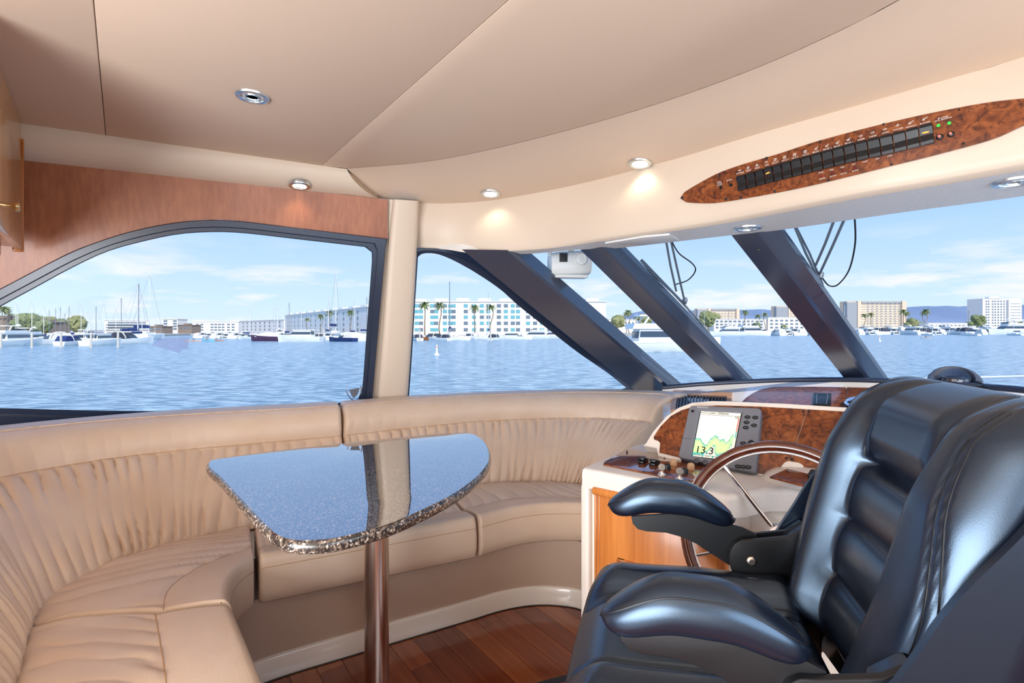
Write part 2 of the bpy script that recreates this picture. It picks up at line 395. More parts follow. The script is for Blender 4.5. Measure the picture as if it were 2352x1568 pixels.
# ---- valance moulding along the port side
topl = [(-260, 240), (60, 285), (400, 333), (740, 380), (838, 390)]
botl = [(-260, 335), (60, 370), (450, 412), (800, 449), (868, 434)]
TL = [atz(60, 285, CEIL)-AX*1.9, atz(60, 285, CEIL), atz(400, 333, CEIL), atz(740, 380, CEIL), atz(797, 388, CEIL)]
BL = [wl(60, 370, 0.0)-AX*1.9, wl(60, 370), wl(450, 412), wl(800, 449), wl(870, 457.5)]
TLs, BLs = resample(TL, 48), resample(BL, 48)
def vpt(i, t):
    a, b = TLs[i], BLs[i]
    # rounded nose: quarter-ellipse from the ceiling down and back to the wall
    th = t*math.pi/2; out = NI*0.035*math.sin(math.pi*t)
    return Vector((lerp(a.x, b.x, 1-math.cos(th)), lerp(a.y, b.y, 1-math.cos(th)), lerp(a.z, b.z, math.sin(th))))*0.75+a.lerp(b, t)*0.25+out*0.4
val_loops = [[vpt(i, j/12) for i in range(48)] for j in range(13)]+[[p-NI*0.06+Z*0.05 for p in [vpt(i, 1) for i in range(48)]]]
vg = loft(val_loops, False)
endloop = [L[-1] for L in val_loops]; k0 = len(vg[0])
vg = join(vg, (endloop+[TLs[-1]-NI*0.15], [tuple(range(len(endloop)+1))]))
val = single('trim_1', vg, vinyl2, 'rounded tan valance moulding between headliner and cherry wood panel', 'moulding', kind='structure', sm=50)

# ---- port wall: veneer above the window, lining below it
wo_top = [(0, 663), (84, 619), (165, 578), (245, 548), (318, 527), (402, 511), (478, 505), (555, 508), (689, 524), (890, 548)]
wi_top = [(0, 705), (77, 663), (165, 615), (245, 578), (318, 557), (402, 539), (478, 533), (555, 535), (689, 550), (838, 567)]
wall = st('wall_left', 'cherry veneer panel over the curved side window', 'wall', tuple(WP-Z*0.92))
lw = [(-420, 985), (-380, 880), (-300, 800), (-150, 738)]
topv = catmull([wl(u, v) for u, v in lw[2:]+wo_top], 60)
upper = catmull([wl(u, 368+(u-60)*0.1090) for u, v in lw[2:]+wo_top], 60)       # up to the valance
part('veneer_panel', loft([[p+WN*0.004 for p in topv], [p+WN*0.004 for p in upper], [p-WN*0.05 for p in upper], [p-WN*0.05 for p in topv]], False), panel_wood, wall, sm=0)
lowb = [wl(u, v) for u, v in ((-420, 985), (0, 980), (400, 985), (855, 925))]
def down(p, z): return p+LEAN*(z-p.z)
part('side_lining', loft([[p for p in lowb], [down(p, 0.02) for p in lowb], [down(p, 0.02)-WN*0.05 for p in lowb], [p-WN*0.05 for p in lowb]], False), vinyl2, wall, sm=0)
bk0, bk1 = wl(-400, 400), wl(1010, 470)
part('upper_backing', prism([down(bk0, 2.02)-WN*0.06, down(bk1, 2.02)-WN*0.06, down(bk1, 2.24)-WN*0.06, down(bk0, 2.24)-WN*0.06], -WN*0.03), vinyl2, wall, sm=0)
aft0 = wl(-300, 800)
part('aft_veneer', prism([aft0+WN*0.004, down(aft0, 2.1)+WN*0.004, down(aft0-AX*2.2, 2.1)+WN*0.004, down(aft0-AX*2.2, 0.02)+WN*0.004, down(aft0, 0.02)+WN*0.004], -WN*0.05), panel_wood, wall, sm=0)

def ring(loops_h, segs):
    """loops_h: list of (pixel loop as four sides, height) -> lofted frame on the port wall; segs gives points per side."""
    out = []
    for sides, h in loops_h:
        L = []
        for s, n in zip(sides, segs):
            pts = resample(catmull([wl(u, v, h) for u, v in s], 60), n+1); L += pts[:-1]
        out.append(L)
    return out
def lerp_sides(A, B, t): return [[(lerp(a[0], b[0], t), lerp(a[1], b[1], t)) for a, b in zip(p, q)] for p, q in zip(A, B)]
def px_res(s, n): return [(p.x, p.y) for p in resample(catmull([Vector((u, v, 0)) for u, v in s], 80), n)]
# window 1
outer = [px_res([(-300, 800), (-150, 738)]+wo_top, 40), px_res([(890, 548), (886, 570), (870, 750), (855, 925)], 20),
         px_res([(855, 925), (600, 952), (200, 980), (0, 978), (-300, 975)], 20), px_res([(-300, 975), (-310, 890), (-300, 800)], 8)]
inner = [px_res([(-230, 850), (-120, 778)]+wi_top, 40), px_res([(838, 567), (853, 577), (854, 600), (842, 760), (832, 890), (822, 919)], 20),
         px_res([(822, 919), (727, 930), (536, 940), (383, 944), (153, 941), (0, 937), (-230, 935)], 20), px_res([(-230, 935), (-240, 890), (-230, 850)], 8)]
mid = lerp_sides(outer, inner, 0.55); mid2 = lerp_sides(outer, inner, 0.62)
win1 = st('window_1', 'large side window with arched dark frame behind the settee', 'window', tuple(wl(450, 950)))
SG = (39, 19, 19, 7)
R = ring([(outer, -0.02), (outer, 0.016), (lerp_sides(outer, inner, 0.06), 0.022), (mid, 0.022), (mid2, 0.006), (lerp_sides(outer, inner, 0.93), 0.006), (inner, 0.0), (inner, -0.03)], SG)
part('window_frame', loft(R, True), frame_m, win1, sm=30)
def pane(loop, n=WN, t=0.006): return join((loop, [tuple(range(len(loop)))]), ([p-n*t for p in loop], [tuple(reversed(range(len(loop))))]))
gl = ring([(inner, -0.02)], SG)[0]; part('window_pane', pane(gl), pane_m, win1, sm=0)
part('rubber_gasket', loft(ring([(lerp_sides(outer, inner, 0.965), 0.003), (inner, 0.003), (inner, -0.004)], SG), True), rubber, win1)
# made-up chrome corner piece and grey plate standing in for an editing glitch
lt = Plane(wl(812, 905, 0.004), WN)
part('corner_glitch', join(tube(catmull([lt.hit(*p) for p in ((795, 893), (798, 903), (806, 915), (815, 919), (824, 912), (829, 895), (828, 886))], 24), 0.0035, 6)), chrome, win1)
part('glitch_plate', prism([lt.hit(*p) for p in ((802, 895), (826, 890), (822, 904), (812, 914), (806, 905))], WN*0.004), greyp, win1, sm=0)
refl_m = glass('reflection_tint', 0.05, (0.93, 0.90, 0.96, 1))  # a reflection in the glass, painted as a tinted patch on the pane
part('painted_reflection', prism([wl(u, v, -0.015) for u, v in ((348, 793), (362, 778), (395, 775), (434, 775), (432, 800), (416, 803), (411, 811), (390, 804))], WN*0.001), refl_m, win1, sm=0)

# mullion between the two side windows
mul = [[(903, 458), (961, 462)], [(893, 560), (957, 560)], [(880, 740), (947, 740)], [(864, 930), (934, 930)]]
ML = []
for (a, b) in mul:
    q0, q1 = wl(*a), wl(*b); w = q1-q0
    ML.append([q0-w*0.22-WN*0.022, q0-WN*0.012, q0+WN*0.012, q0+w*0.06+WN*0.026, q0+w*0.2+WN*0.032, q0+w*0.5+WN*0.035, q0+w*0.8+WN*0.032, q0+w*0.94+WN*0.026, q1+WN*0.012, q1-WN*0.03])
mg = loft([catmull([L[i] for L in ML], 20) for i in range(10)], False)
trim2 = st('trim_2', 'cream vinyl mullion between the two side windows', 'trim', tuple(wl(900, 930)))
part('mullion', mg, vinyl2, trim2, sm=50)
part('screw_cap', lathe([(0.0, 0.005), (0.006, 0.004), (0.008, 0.0)], 12, wl(939, 482, 0.03), WN), vinyl2, trim2)

# window 2 (forward side window, pointed)
o2 = [px_res([(952, 569), (1013, 571), (1068, 579), (1108, 595)], 14), px_res([(1108, 595), (1156, 633), (1224, 694), (1292, 748), (1360, 799), (1428, 854), (1482, 898)], 30),
      px_res([(1482, 898), (1300, 908), (1100, 917), (930, 925)], 14), px_res([(930, 925), (938, 800), (946, 680), (952, 569)], 14)]
i2 = [px_res([(960, 590), (972, 582), (1003, 583), (1040, 597), (1081, 619)], 14), px_res([(1081, 619), (1122, 645), (1156, 670), (1190, 701), (1258, 755), (1326, 808), (1394, 855), (1438, 890)], 30),
      px_res([(1438, 890), (1430, 899), (1300, 903), (1100, 909), (939, 915)], 14), px_res([(939, 915), (946, 820), (952, 720), (960, 590)], 14)]
win2 = st('window_2', 'pointed forward side window with dark curved frame', 'window', tuple(wl(1150, 910)))
SG2 = (13, 29, 13, 13)
R = ring([(o2, -0.02), (o2, 0.012), (lerp_sides(o2, i2, 0.1), 0.018), (lerp_sides(o2, i2, 0.5), 0.018), (lerp_sides(o2, i2, 0.6), 0.006), (i2, 0.0), (i2, -0.03)], SG2)
part('window_frame', loft(R, True), frame_m, win2, sm=30)
part('window_pane', pane(ring([(i2, -0.02)], SG2)[0]), pane_m, win2, sm=0)
fwd0, fwd1 = wl(930, 918), wl(1490, 898)
single('wall_front', loft([[fwd0, fwd1, fwd1+AX*0.5], [down(fwd0, 0.02), down(fwd1, 0.02), down(fwd1+AX*0.5, 0.02)], [down(fwd0, 0.02)-WN*0.05, down(fwd1, 0.02)-WN*0.05, down(fwd1+AX*0.5, 0.02)-WN*0.05], [fwd0-WN*0.05, fwd1-WN*0.05, fwd1+AX*0.5-WN*0.05]], False), vinyl2,
       'cream side lining under the pointed forward window', 'wall', kind='structure', sm=0)

# ---- overhead fascia and speckled soffit over the windscreen
B_px = [(950, 562, 1.845), (1030, 569, 1.83), (1106, 572, 1.81), (1249, 565, 1.80), (1391, 544, 1.80), (1533, 523, 1.80), (1675, 500, 1.80), (1959, 443, 1.80), (2150, 410, 1.80), (2352, 372, 1.80)]
C_px = [(957, 569, 1.835), (1020, 572, 1.82), (1090, 582, 1.785), (1207, 583, 1.78), (1333, 573, 1.78), (1425, 569, 1.78), (1680, 540, 1.78), (1792, 528, 1.78), (2070, 488, 1.78), (2352, 450, 1.78)]
Bc = [atz(*p) for p in B_px]+[Vector((1.58, 1.05, 1.8)), Vector((1.78, 0.62, 1.8)), Vector((1.97, 0.1, 1.8))]
Cc = [atz(*p) for p in C_px]+[Vector((1.86, 1.30, 1.78)), Vector((2.08, 0.85, 1.78)), Vector((2.3, 0.3, 1.78))]
A2 = [atz(*p) for p in A_px[2:]]+[Vector((1.62, 1.02, 2.1)), Vector((1.82, 0.60, 2.1)), Vector((2.0, 0.1, 2.1))]
NF = 90
A2s, Bs, Cs = [resample(catmull(c, 160), NF) for c in (A2, Bc, Cc)]
def fas(i, t):
    a, b = A2s[i], Bs[i]; p = a.lerp(b, t); o = (b-a).cross(A2s[min(i+1, NF-1)]-A2s[max(i-1, 0)])
    o = o.normalized(); o = o if o.dot(CAMP-p) > 0 else -o
    return p+o*0.02*math.sin(math.pi*min(1, t))
fl = [[fas(i, j/12) for i in range(NF)] for j in range(13)]
roll = []
for k in (0.25, 0.6, 1.0):                       # rolled lower lip
    roll.append([Bs[i].lerp(Cs[i], 0.10*k)+Vector((0, 0, -0.012*math.sin(k*math.pi/2))) for i in range(NF)])
fg = loft(fl+roll, False)
fas_root = st('trim_3', 'cream overhead fascia above the windscreen', 'fascia', tuple(Bs[40]))
fascia = part('fascia', fg, vinyl2, fas_root, sm=60)
sof = [[Bs[i].lerp(Cs[i], 0.10+0.90*j/5)+Vector((0, 0, -0.012+0.012*(j/5))) for i in range(NF)] for j in range(6)]
sof.append([p+EF*0.16+Z*0.25 for p in Cs])
soffit = part('soffit', loft(sof, False), soffit_m, fas_root, sm=40)
def bvh_of(g): return BVHTree.FromPolygons([tuple(v) for v in g[0]], [tuple(f) for f in g[1]])
bv_f, bv_s, bv_b, bv_v = bvh_of(fg), bvh_of(loft(sof, False)), bvh_of(loft([[band(i, j/10) for i in range(60)] for j in range(11)], False)), bvh_of(loft(val_loops, False))
def stick(bv, u, v):
    p, n, i, d = bv.ray_cast(CAMP, ray(u, v).normalized())
    if p is None: return None, None
    if n.dot(p-CAMP) > 0: n = -n
    return p, n
# hatch plate on the soffit
hp = [stick(bv_s, *p) for p in ((1390, 556), (1478, 541), (1538, 536), (1560, 549), (1470, 560))]
if all(h[0] for h in hp):
    hn = sum((h[1] for h in hp), Vector()).normalized()
    part('hatch_plate', prism([h[0]-hn*0.002 for h in hp], hn*0.010, 0.003), soffit_m, fas_root, sm=30)

# ---- windscreen: three raked pillars and the panes between them
win3 = st('window_3', 'raked windscreen of three panes divided by dark slanting pillars', 'windscreen', tuple(at(1700, 880, 3.3)))
PIL = [  # (left, ridge, right) pixels at top and bottom, with top height and bottom distance
    ((1070, 580), (1180, 582), (1207, 583), (1466, 903), (1540, 893), (1560, 887), 1.785, 3.50),
    ((1333, 573), (1386, 569), (1425, 569), (1645, 879), (1688, 874), (1722, 873), 1.785, 3.30),
    ((1680, 540), (1746, 534), (1792, 528), (1942, 872), (1994, 872), (2030, 866), 1.785, 2.90)]
pil_edges = []
for k, (lt_, rg, rt_, lb, rb, rbt, zt, db) in enumerate(PIL):
    def two(p, q, e):                           # a pillar edge; e pulls it inboard along the sight line
        a = atz(p[0], p[1], zt); b = at(q[0], q[1], db)
        a = CAMP+(a-CAMP)*(1-e); b = CAMP+(b-CAMP)*(1-e); dr = (a-b).normalized()
        return b-dr*0.10, a+dr*0.03
    E = [two(lt_, lb, 0.0), two(rg, rb, 0.018), two(rt_, rbt, 0.0)]
    back = [(p+EF*0.055, q+EF*0.055) for p, q in (E[2], E[0])]
    lp = [E[0], E[1], E[2]]+back
    # soften the ridge with an extra edge either side of it
    sec = lambda t: [lerp(E[0][0], E[0][1], t), lerp(lerp(E[0][0], E[0][1], t), lerp(E[1][0], E[1][1], t), 0.93), lerp(lerp(E[2][0], E[2][1], t), lerp(E[1][0], E[1][1], t), 0.85), lerp(E[2][0], E[2][1], t), lerp(back[0][0], back[0][1], t), lerp(back[1][0], back[1][1], t)]
    pi = part('pillar', loft([sec(j/10) for j in range(11)], True, True, True), pillar_m, win3, sm=14)
    for t in (0.06, 0.9):
        c = lerp(lerp(E[0][0], E[0][1], t), lerp(E[1][0], E[1][1], t), 0.55); n = (CAMP-c).normalized()
        part('screw', lathe([(0.0, 0.004), (0.006, 0.003), (0.008, 0.0)], 10, c, n), rubber, pi)
    pil_edges.append((E, back))
def pane_quad(e0, e1): return [e0[0], e1[0], e1[1], e0[1]]
P1r, P2l = pil_edges[0][1][0], pil_edges[1][1][1]
P2r, P3l = pil_edges[1][1][0], pil_edges[2][1][1]
P3r = pil_edges[2][1][0]
P4 = (Vector((3.0, 1.25, 1.03)), Vector((2.12, 0.86, 1.80)))
panes = [pane_quad(P1r, P2l), pane_quad(P2r, P3l), pane_quad(P3r, P4)]
for q in panes: part('windscreen_pane', pane(q, (q[1]-q[0]).cross(q[3]-q[0]).normalized(), 0.006), pane_m, win3, sm=0)

# ---- unseen side of the saloon: starboard side with its window openings, aft bulkhead with the door opening
sb0 = WP+Vector((0.5, -0.866, 0))*4.05; sb0.z = 0
wr = st('wall_right', 'starboard cabin side with long window opening behind the helm', 'wall', tuple(sb0))
for nm, z0, z1 in (('lower_side', 0.0, 0.95), ('upper_side', 1.95, 2.2)):
    part(nm, obox(sb0, AX, (0.454, -0.891, 0), Z, (-3.2, 1.7), (0, 0.05), (z0, z1)), vinyl2, wr, sm=0)
for t in (-3.2, -1.5, 1.55): part('side_post', obox(sb0, AX, (0.454, -0.891, 0), Z, (t, t+0.15), (0, 0.05), (0.95, 1.95)), vinyl2, wr, sm=0)
ab0 = Vector((-2.75, 0.25, 0)); wb = st('wall_back', 'aft bulkhead with the saloon door opening', 'wall', tuple(ab0))
part('bulkhead', obox(ab0, QT, EF, Z, (-0.9, 0.35), (-0.05, 0.0), (0, 2.2)), vinyl2, wb, sm=0)
part('bulkhead', obox(ab0, QT, EF, Z, (2.75, 4.6), (-0.05, 0.0), (0, 2.2)), vinyl2, wb, sm=0)
part('door_header', obox(ab0, QT, EF, Z, (0.35, 2.75), (-0.05, 0.0), (2.0, 2.2)), vinyl2, wb, sm=0)
roof = st('trim_4', 'cabin roof shell above the headliner', 'roof', (0, 1, 2.25))
part('roof_shell', obox((0, 0, 0), EF, QT, Z, (-3.4, 2.4), (-2.9, 2.6), (2.24, 2.30)), vinyl2, roof, sm=0)

# ---- recessed downlights
def downlight(p, n, r, lit, label, grp, glassy=False):
    o = root('downlight', tuple(p), label, 'light', grp)
    part('bezel', lathe([(r*0.62, -0.004), (r*0.66, 0.006), (r*0.80, 0.009), (r*0.96, 0.006), (r, 0.0), (r, -0.012)], 32, p, n), satin, o)
    part('lens', lathe([(0.0, 0.002), (r*0.4, 0.002), (r*0.63, 0.001), (r*0.64, -0.004)], 24, p, n), lens_on if lit else lens_off, o)
    if glassy: part('inner_ring', lathe([(r*0.34, 0.002), (r*0.36, 0.006), (r*0.42, 0.006), (r*0.45, 0.002)], 24, p, n), satin, o)
    if lit:
        ld = bpy.data.lights.new('downlight_lamp', 'SPOT'); lo = bpy.data.objects.new('downlight_lamp', ld); COL.objects.link(lo)
        lo.parent = o; lo.location = Vector(n)*0.02; lo.rotation_euler = Vector((n[0]*0.3, n[1]*0.3, -1)).to_track_quat('-Z', 'Y').to_euler()
        ld.energy = 1.2; ld.color = (1.0, 0.86, 0.68); ld.spot_size = math.radians(120); ld.spot_blend = 0.8; ld.shadow_soft_size = 0.02
DN = Vector((0, 0, -1))
downlight(atz(580, 221, CEIL), DN, 0.056, False, 'unlit chrome downlight in the flat ceiling panel', 'recessed cabin downlights', True)
p, n = stick(bv_v, 688, 424); n = (n*0.3+DN*0.7).normalized(); p = p+n*0.004; downlight(p, n, 0.052, True, 'lit brass-toned downlight in the valance over the cherry wood panel', 'recessed cabin downlights')
p, n = stick(bv_b, 1127, 444); downlight(p, n, 0.055, True, 'lit downlight at the forward ceiling edge near the cream mullion', 'recessed cabin downlights')
p, n = stick(bv_b, 1470, 375); downlight(p, n, 0.055, True, 'lit downlight at the ceiling edge left of the burl switch panel', 'recessed cabin downlights')
p, n = stick(bv_s, 1717, 523); downlight(p, n, 0.055, False, 'chrome downlight in the soffit above the right windscreen pillar', 'recessed cabin downlights', True)
p, n = stick(bv_s, 2332, 416); downlight(p, n, 0.055, False, 'chrome downlight in the soffit at the right picture edge', 'recessed cabin downlights', True)

# ---- overhead locker at the aft end of the port side
kz0, kz1 = 1.661, CEIL-0.002
kc = atz(52, 578, 1.661)                          # forward, inboard lower corner region
kd = (Vector((-0.64, 0.768, 0))).normalized()    # its front runs athwartships
km = Vector((kd.y, -kd.x, 0))                    # faces ahead
far_ = Plane(WP, WN)
lk = root('overhead_locker', (kc.x, kc.y, kz0), 'golden wood overhead locker with a small round metal knob', 'locker')
K0 = Vector((kc.x, kc.y, 0))
part('locker_body', obox(K0, kd, km, Z, (-0.95, 0.02), (-0.7, -0.022), (kz0+0.02, kz1)), cab_wood, lk, sm=0)
part('face_frame', obox(K0, kd, km, Z, (-0.95, 0.0), (-0.022, -0.004), (kz0+0.373, kz1), 0.002), cab_wood, lk, sm=0)
dr = part('door', obox(K0, kd, km, Z, (-0.76, 0.0), (-0.022, 0.0), (kz0+0.005, kz0+0.37), 0.004), cab_wood, lk, sm=30)
part('edge_moulding', join(obox(K0, kd, km, Z, (0.0, 0.022), (-0.03, -0.003), (kz0, kz1), 0.004), obox(K0, kd, km, Z, (0.004, 0.018), (-0.003, 0.003), (kz0, kz1), 0.003)), console_wood, lk, sm=30)
part('light_rail', obox(K0, kd, km, Z, (-0.95, 0.0), (-0.08, -0.06), (kz0-0.02, kz0+0.02), 0.003), cab_wood, lk, sm=30)
kn = K0+kd*(-0.63)+Z*1.728
part('knob', lathe([(0.009, 0.0), (0.007, 0.006), (0.006, 0.022), (0.010, 0.030), (0.0155, 0.036), (0.016, 0.040), (0.012, 0.045), (0.0, 0.0465)], 20, kn, km), brass, dr)
# ================================================================== settee
ZB, ZS = 0.95, 0.50
def pleat(x, y, sp):
    """rounded gathers with narrow valleys; x in metres along the seam, sp their spacing."""
    q = x/sp+0.9*vnoise(x*6.0, y*1.3)+0.35*vnoise(x*21.0+5, y*3.1)
    a = abs(math.sin(math.pi*q))
    return a**0.55*(0.45+0.75*vnoise(x*9.0+3.3, y*2.0))
def back_cushion(T, J, n, name, label, x0=0.0, flip_soft=(0.25, 1.0)):
    Ts = catmull([Vector((p[0], p[1], ZB)) for p in T], 200); Js = catmull([Vector((p[0], p[1], 0.46)) for p in J], 200)
    L = sum((b-a).length for a, b in zip(Ts, Ts[1:]))
    # equal steps along the top edge, matching parameter on the bottom edge
    acc = [0.0]
    for a, b in zip(Ts, Ts[1:]): acc.append(acc[-1]+(b-a).length)
    cols = []; rows = None
    for k in range(n):
        d = L*k/(n-1); i = max(i for i in range(200) if acc[i] <= d+1e-9); i = min(i, 198); f = (d-acc[i])/(acc[i+1]-acc[i])
        t_, j_ = Ts[i].lerp(Ts[i+1], f), Js[i].lerp(Js[i+1], f)
        o = Vector((t_.x-j_.x, t_.y-j_.y, 0)); o.normalize(); D = j_-t_; nf = D.cross(Ts[i+1]-Ts[i]).normalized(); nf = nf if nf.dot(o) < 0 else -nf
        e = min(d, L-d); rr = 0.022; rnd = 0.0 if e > rr else 0.022*(1-math.sqrt(max(0, 1-((rr-e)/rr)**2)))
        c = [t_+o*0.15-Z*0.30, t_+o*0.15-Z*(0.012+rnd), t_+o*0.13+Z*(0.004-rnd), t_+o*0.08+Z*(0.010-rnd), t_+o*0.03+Z*(0.006-rnd), t_+nf*(-rnd)+Z*(-0.001-rnd)]
        amp = 0.25 if flip_soft is None else 0.25
        for m in range(1, 60):
            t = m/59; sx = x0+d
            if t < 0.30:
                s = t/0.30; h = 0.040*math.sin(math.pi*s)**0.75
                h += 0.006*smooth(0.35, 1.0, s)*(pleat(sx, 7+t, 0.085)-0.6)*smooth(0.52, 0.75, vnoise(sx*1.1+flip_soft[0], flip_soft[1]))
            else:
                s = (t-0.30)/0.70; h = 0.046*math.sin(math.pi*min(1, s*0.97))**0.55-0.006
                h += 0.024*(pleat(sx, s, 0.060)-0.55)*(0.55+0.45*math.cos(2*math.pi*s))*smooth(0, 0.05, s)*smooth(0.0, 0.06, 1-s)
                h += 0.006*(vnoise(sx*14, s*4)-0.5)
            c.append(t_+D*t+nf*(h-rnd))
        c.append(j_+o*0.06-Z*0.03); cols.append(c)
    g = loft(cols, False); m = len(cols[0])
    g = join(g, (cols[0], [tuple(range(m))]), (cols[-1], [tuple(reversed(range(m)))]))
    r = root(name, tuple(Js[100]), label, 'cushion', 'settee back cushions')
    part('leather_cover', g, leather, r, sm=65)
    part('top_piping', tube([c[6]+(c[5]-c[7]).normalized()*0.0+Z*0.002 for c in cols[2:-2]], 0.0028, 6), leather, r, sm=60)
    part('seam', tube([c[6+17] for c in cols[2:-2]], 0.0022, 5), stitch, r, sm=60)
    return cols
TL_ = [(-1.45, 0.75), (-1.75, 1.18), (-2.0, 1.58), (-2.09, 1.80), (-2.03, 1.975), (-1.85, 2.18), (-1.59, 2.36), (-1.257, 2.51), (-0.912, 2.66)]
JL_ = [(-0.93, 0.86), (-1.24, 1.25), (-1.41, 1.46), (-1.50, 1.60), (-1.535, 1.76), (-1.50, 1.94), (-1.40, 2.07), (-1.16, 2.235), (-0.81, 2.445)]
back_cushion(TL_, JL_, 460, 'back_cushion', 'long cream leather back cushion curving round the aft corner of the settee', 0.0, (2.2, 0.4))
TR_ = [(-0.902, 2.665), (-0.568, 2.89), (-0.2, 3.07), (0.066, 3.15), (0.348, 3.225), (0.627, 3.217), (0.888, 3.15), (0.985, 3.05)]
JR_ = [(-0.80, 2.452), (-0.517, 2.63), (-0.21, 2.83), (0.01, 2.885), (0.21, 2.87), (0.333, 2.84), (0.41, 2.80), (0.47, 2.765)]
back_cushion(TR_, JR_, 330, 'back_cushion', 'cream leather back cushion running forward to the helm console', 9.0, (0.9, 5.6))

def seat_cushion(J, E, n, label, x0, zj=0.475, bol=0.70, ends=(1, 1), spacing=0.075):
    Js = resample(catmull([Vector((p[0], p[1], zj)) for p in J], 120), n); Es = resample(catmull([Vector((p[0], p[1], ZS)) for p in E], 120), n)
    L = sum((b-a).length for a, b in zip(Es, Es[1:])); LJ = sum((b-a).length for a, b in zip(Js, Js[1:])); cols = []
    for k in range(n):
        f = k/(n-1); j_, e_ = Js[k], Es[k]; o = Vector((e_.x-j_.x, e_.y-j_.y, 0)); w = o.length; o.normalize()
        d = f*max(L, LJ); e = min(d, max(L, LJ)-d); rr = 0.02; rnd = 0.0 if e > rr else 0.020*(1-math.sqrt(max(0, 1-((rr-e)/rr)**2)))
        c = [j_-o*0.02-Z*0.14, j_-o*0.02-Z*(0.02+rnd)]
        for m in range(46):
            b = m/45*0.94; p = j_.lerp(e_, b)
            if b < bol:
                s = b/bol; h = 0.020*math.sin(math.pi*s)**0.6-0.004
                x = x0+f*lerp(LJ, L, s)
                h += 0.017*(pleat(x, s*1.2, spacing)-0.55)*(0.35+0.65*smooth(0.25, 1.0, abs(2*s-1)))*smooth(0, 0.06, s)*smooth(0, 0.05, 1-s)
                h += 0.008*(vnoise(x*7, s*3)-0.5)
            else:
                s = (b-bol)/(0.94-bol); h = 0.016*math.sin(math.pi*min(1, s*0.5+0.02))**0.6+0.002*(vnoise(x0+f*L*6, b*9)-0.5)
            c.append(p+Z*(h-rnd))
        for q in (0.2, 0.4, 0.6, 0.8, 1.0):      # rounded nose down to the front face
            a = q*math.pi/2; c.append(e_-o*(w*0.06)+o*(w*0.06*math.sin(a)-rnd)+Z*(0.016*math.cos(a)-0.03*(1-math.cos(a))-rnd))
        c += [e_+o*(0.006-rnd)-Z*0.07, e_+o*(0.006-rnd)-Z*0.12, e_+o*(-0.004-rnd)-Z*0.16, e_+o*(-0.02-rnd)-Z*0.172, e_-o*0.08-Z*0.172]
        cols.append(c)
    m = len(cols[0]); g = join(loft(cols, False), (cols[0], [tuple(range(m))]), (cols[-1], [tuple(reversed(range(m)))]))
    r = root('seat_cushion', (Es[n//2].x, Es[n//2].y, 0.328), label, 'cushion', 'settee seat cushions')
    part('leather_cover', g, leather, r, sm=65)
    ib = 2+int(bol/0.94*45)
    part('bolster_seam', tube([c[ib]+Z*0.000 for c in cols[2:-2]], 0.002, 5), stitch, r, sm=60)
    part('front_stitching', tube([c[2+45+5]+Vector((0, 0, -0.004)) for c in cols[2:-2]], 0.0016, 5), stitch, r, sm=60)
    return cols
seat_cushion([(-0.93, 0.87), (-1.24, 1.26), (-1.43, 1.49)], [(-0.33, 0.86), (-0.59, 1.20), (-0.855, 1.535)], 150, 'cream seat cushion of the aft settee leg, nearest the viewer', 3.0, bol=0.62, spacing=0.10)
seat_cushion([(-1.44, 1.50), (-1.53, 1.66), (-1.545, 1.78), (-1.50, 1.94), (-1.40, 2.07), (-1.17, 2.235)], [(-0.865, 1.55), (-0.91, 1.62), (-0.945, 1.70), (-0.955, 1.76), (-0.952, 1.80), (-0.945, 1.837)], 190, 'cream corner seat cushion with radiating creases', 17.0, bol=0.66, spacing=0.085)
seat_cushion([(-1.155, 2.245), (-0.72, 2.50), (-0.40, 2.70)], [(-0.935, 1.851), (-0.54, 2.043), (-0.152, 2.232)], 210, 'long straight cream seat cushion under the granite table', 29.0, bol=0.70)
seat_cushion([(-0.39, 2.708), (-0.165, 2.86), (0.06, 2.89), (0.307, 2.85), (0.45, 2.79)], [(-0.142, 2.237), (-0.06, 2.30), (0.05, 2.365), (0.20, 2.405), (0.395, 2.400)], 190, 'curved cream seat cushion beside the helm console', 41.0, bol=0.68)

# ---- settee base with its toe-kick
FLR = [(-0.42, 1.0), (-0.62, 1.27), (-0.90, 1.62), (-1.0, 1.80), (-0.95, 1.91), (-0.617, 2.10), (-0.212, 2.317), (-0.031, 2.414), (0.132, 2.455), (0.284, 2.437), (0.365, 2.39)]
fc = resample(catmull([Vector((p[0], p[1], 0)) for p in FLR], 160), 120)
back_ = [Vector((p[0], p[1], 0)) for p in ((0.50, 2.75), (0.10, 2.92), (-0.5, 2.66), (-1.4, 2.1), (-1.56, 1.78), (-1.35, 1.4), (-0.95, 0.85))]
sb = root('settee_base', (-0.9, 2.2, 0), 'taupe upholstered settee base with a white toe-kick', 'settee')
def inset(c, d):
    out = []
    for i, p in enumerate(c):
        t = (c[min(i+1, len(c)-1)]-c[max(i-1, 0)]).normalized(); nrm = Vector((-t.y, t.x, 0)); out.append(p+nrm*d)
    return out
pz = inset(fc, 0.012)
body = [[p+Z*0.03 for p in pz], [p+Z*0.322 for p in pz]]
part('base_panel', loft(body, False), base_m, sb, sm=50)
topc = [p+Z*0.322 for p in pz]+[p+Z*0.322 for p in back_]
part('seat_deck', (topc, [tuple(range(len(topc)))]), base_m, sb, sm=0)
tk = [[p+Z*0.0 for p in fc], [p+Z*0.082 for p in fc], [p+Z*0.088 for p in inset(fc, 0.004)], [p+Z*0.090 for p in inset(fc, 0.013)]]
part('toe_kick', loft(tk, False), gelcoat, sb, sm=50)
part('floor_caulk', tube([p+Z*0.002-(q-p)*0.3 for p, q in zip(fc, inset(fc, 0.012))], 0.003, 5), rubber, sb)
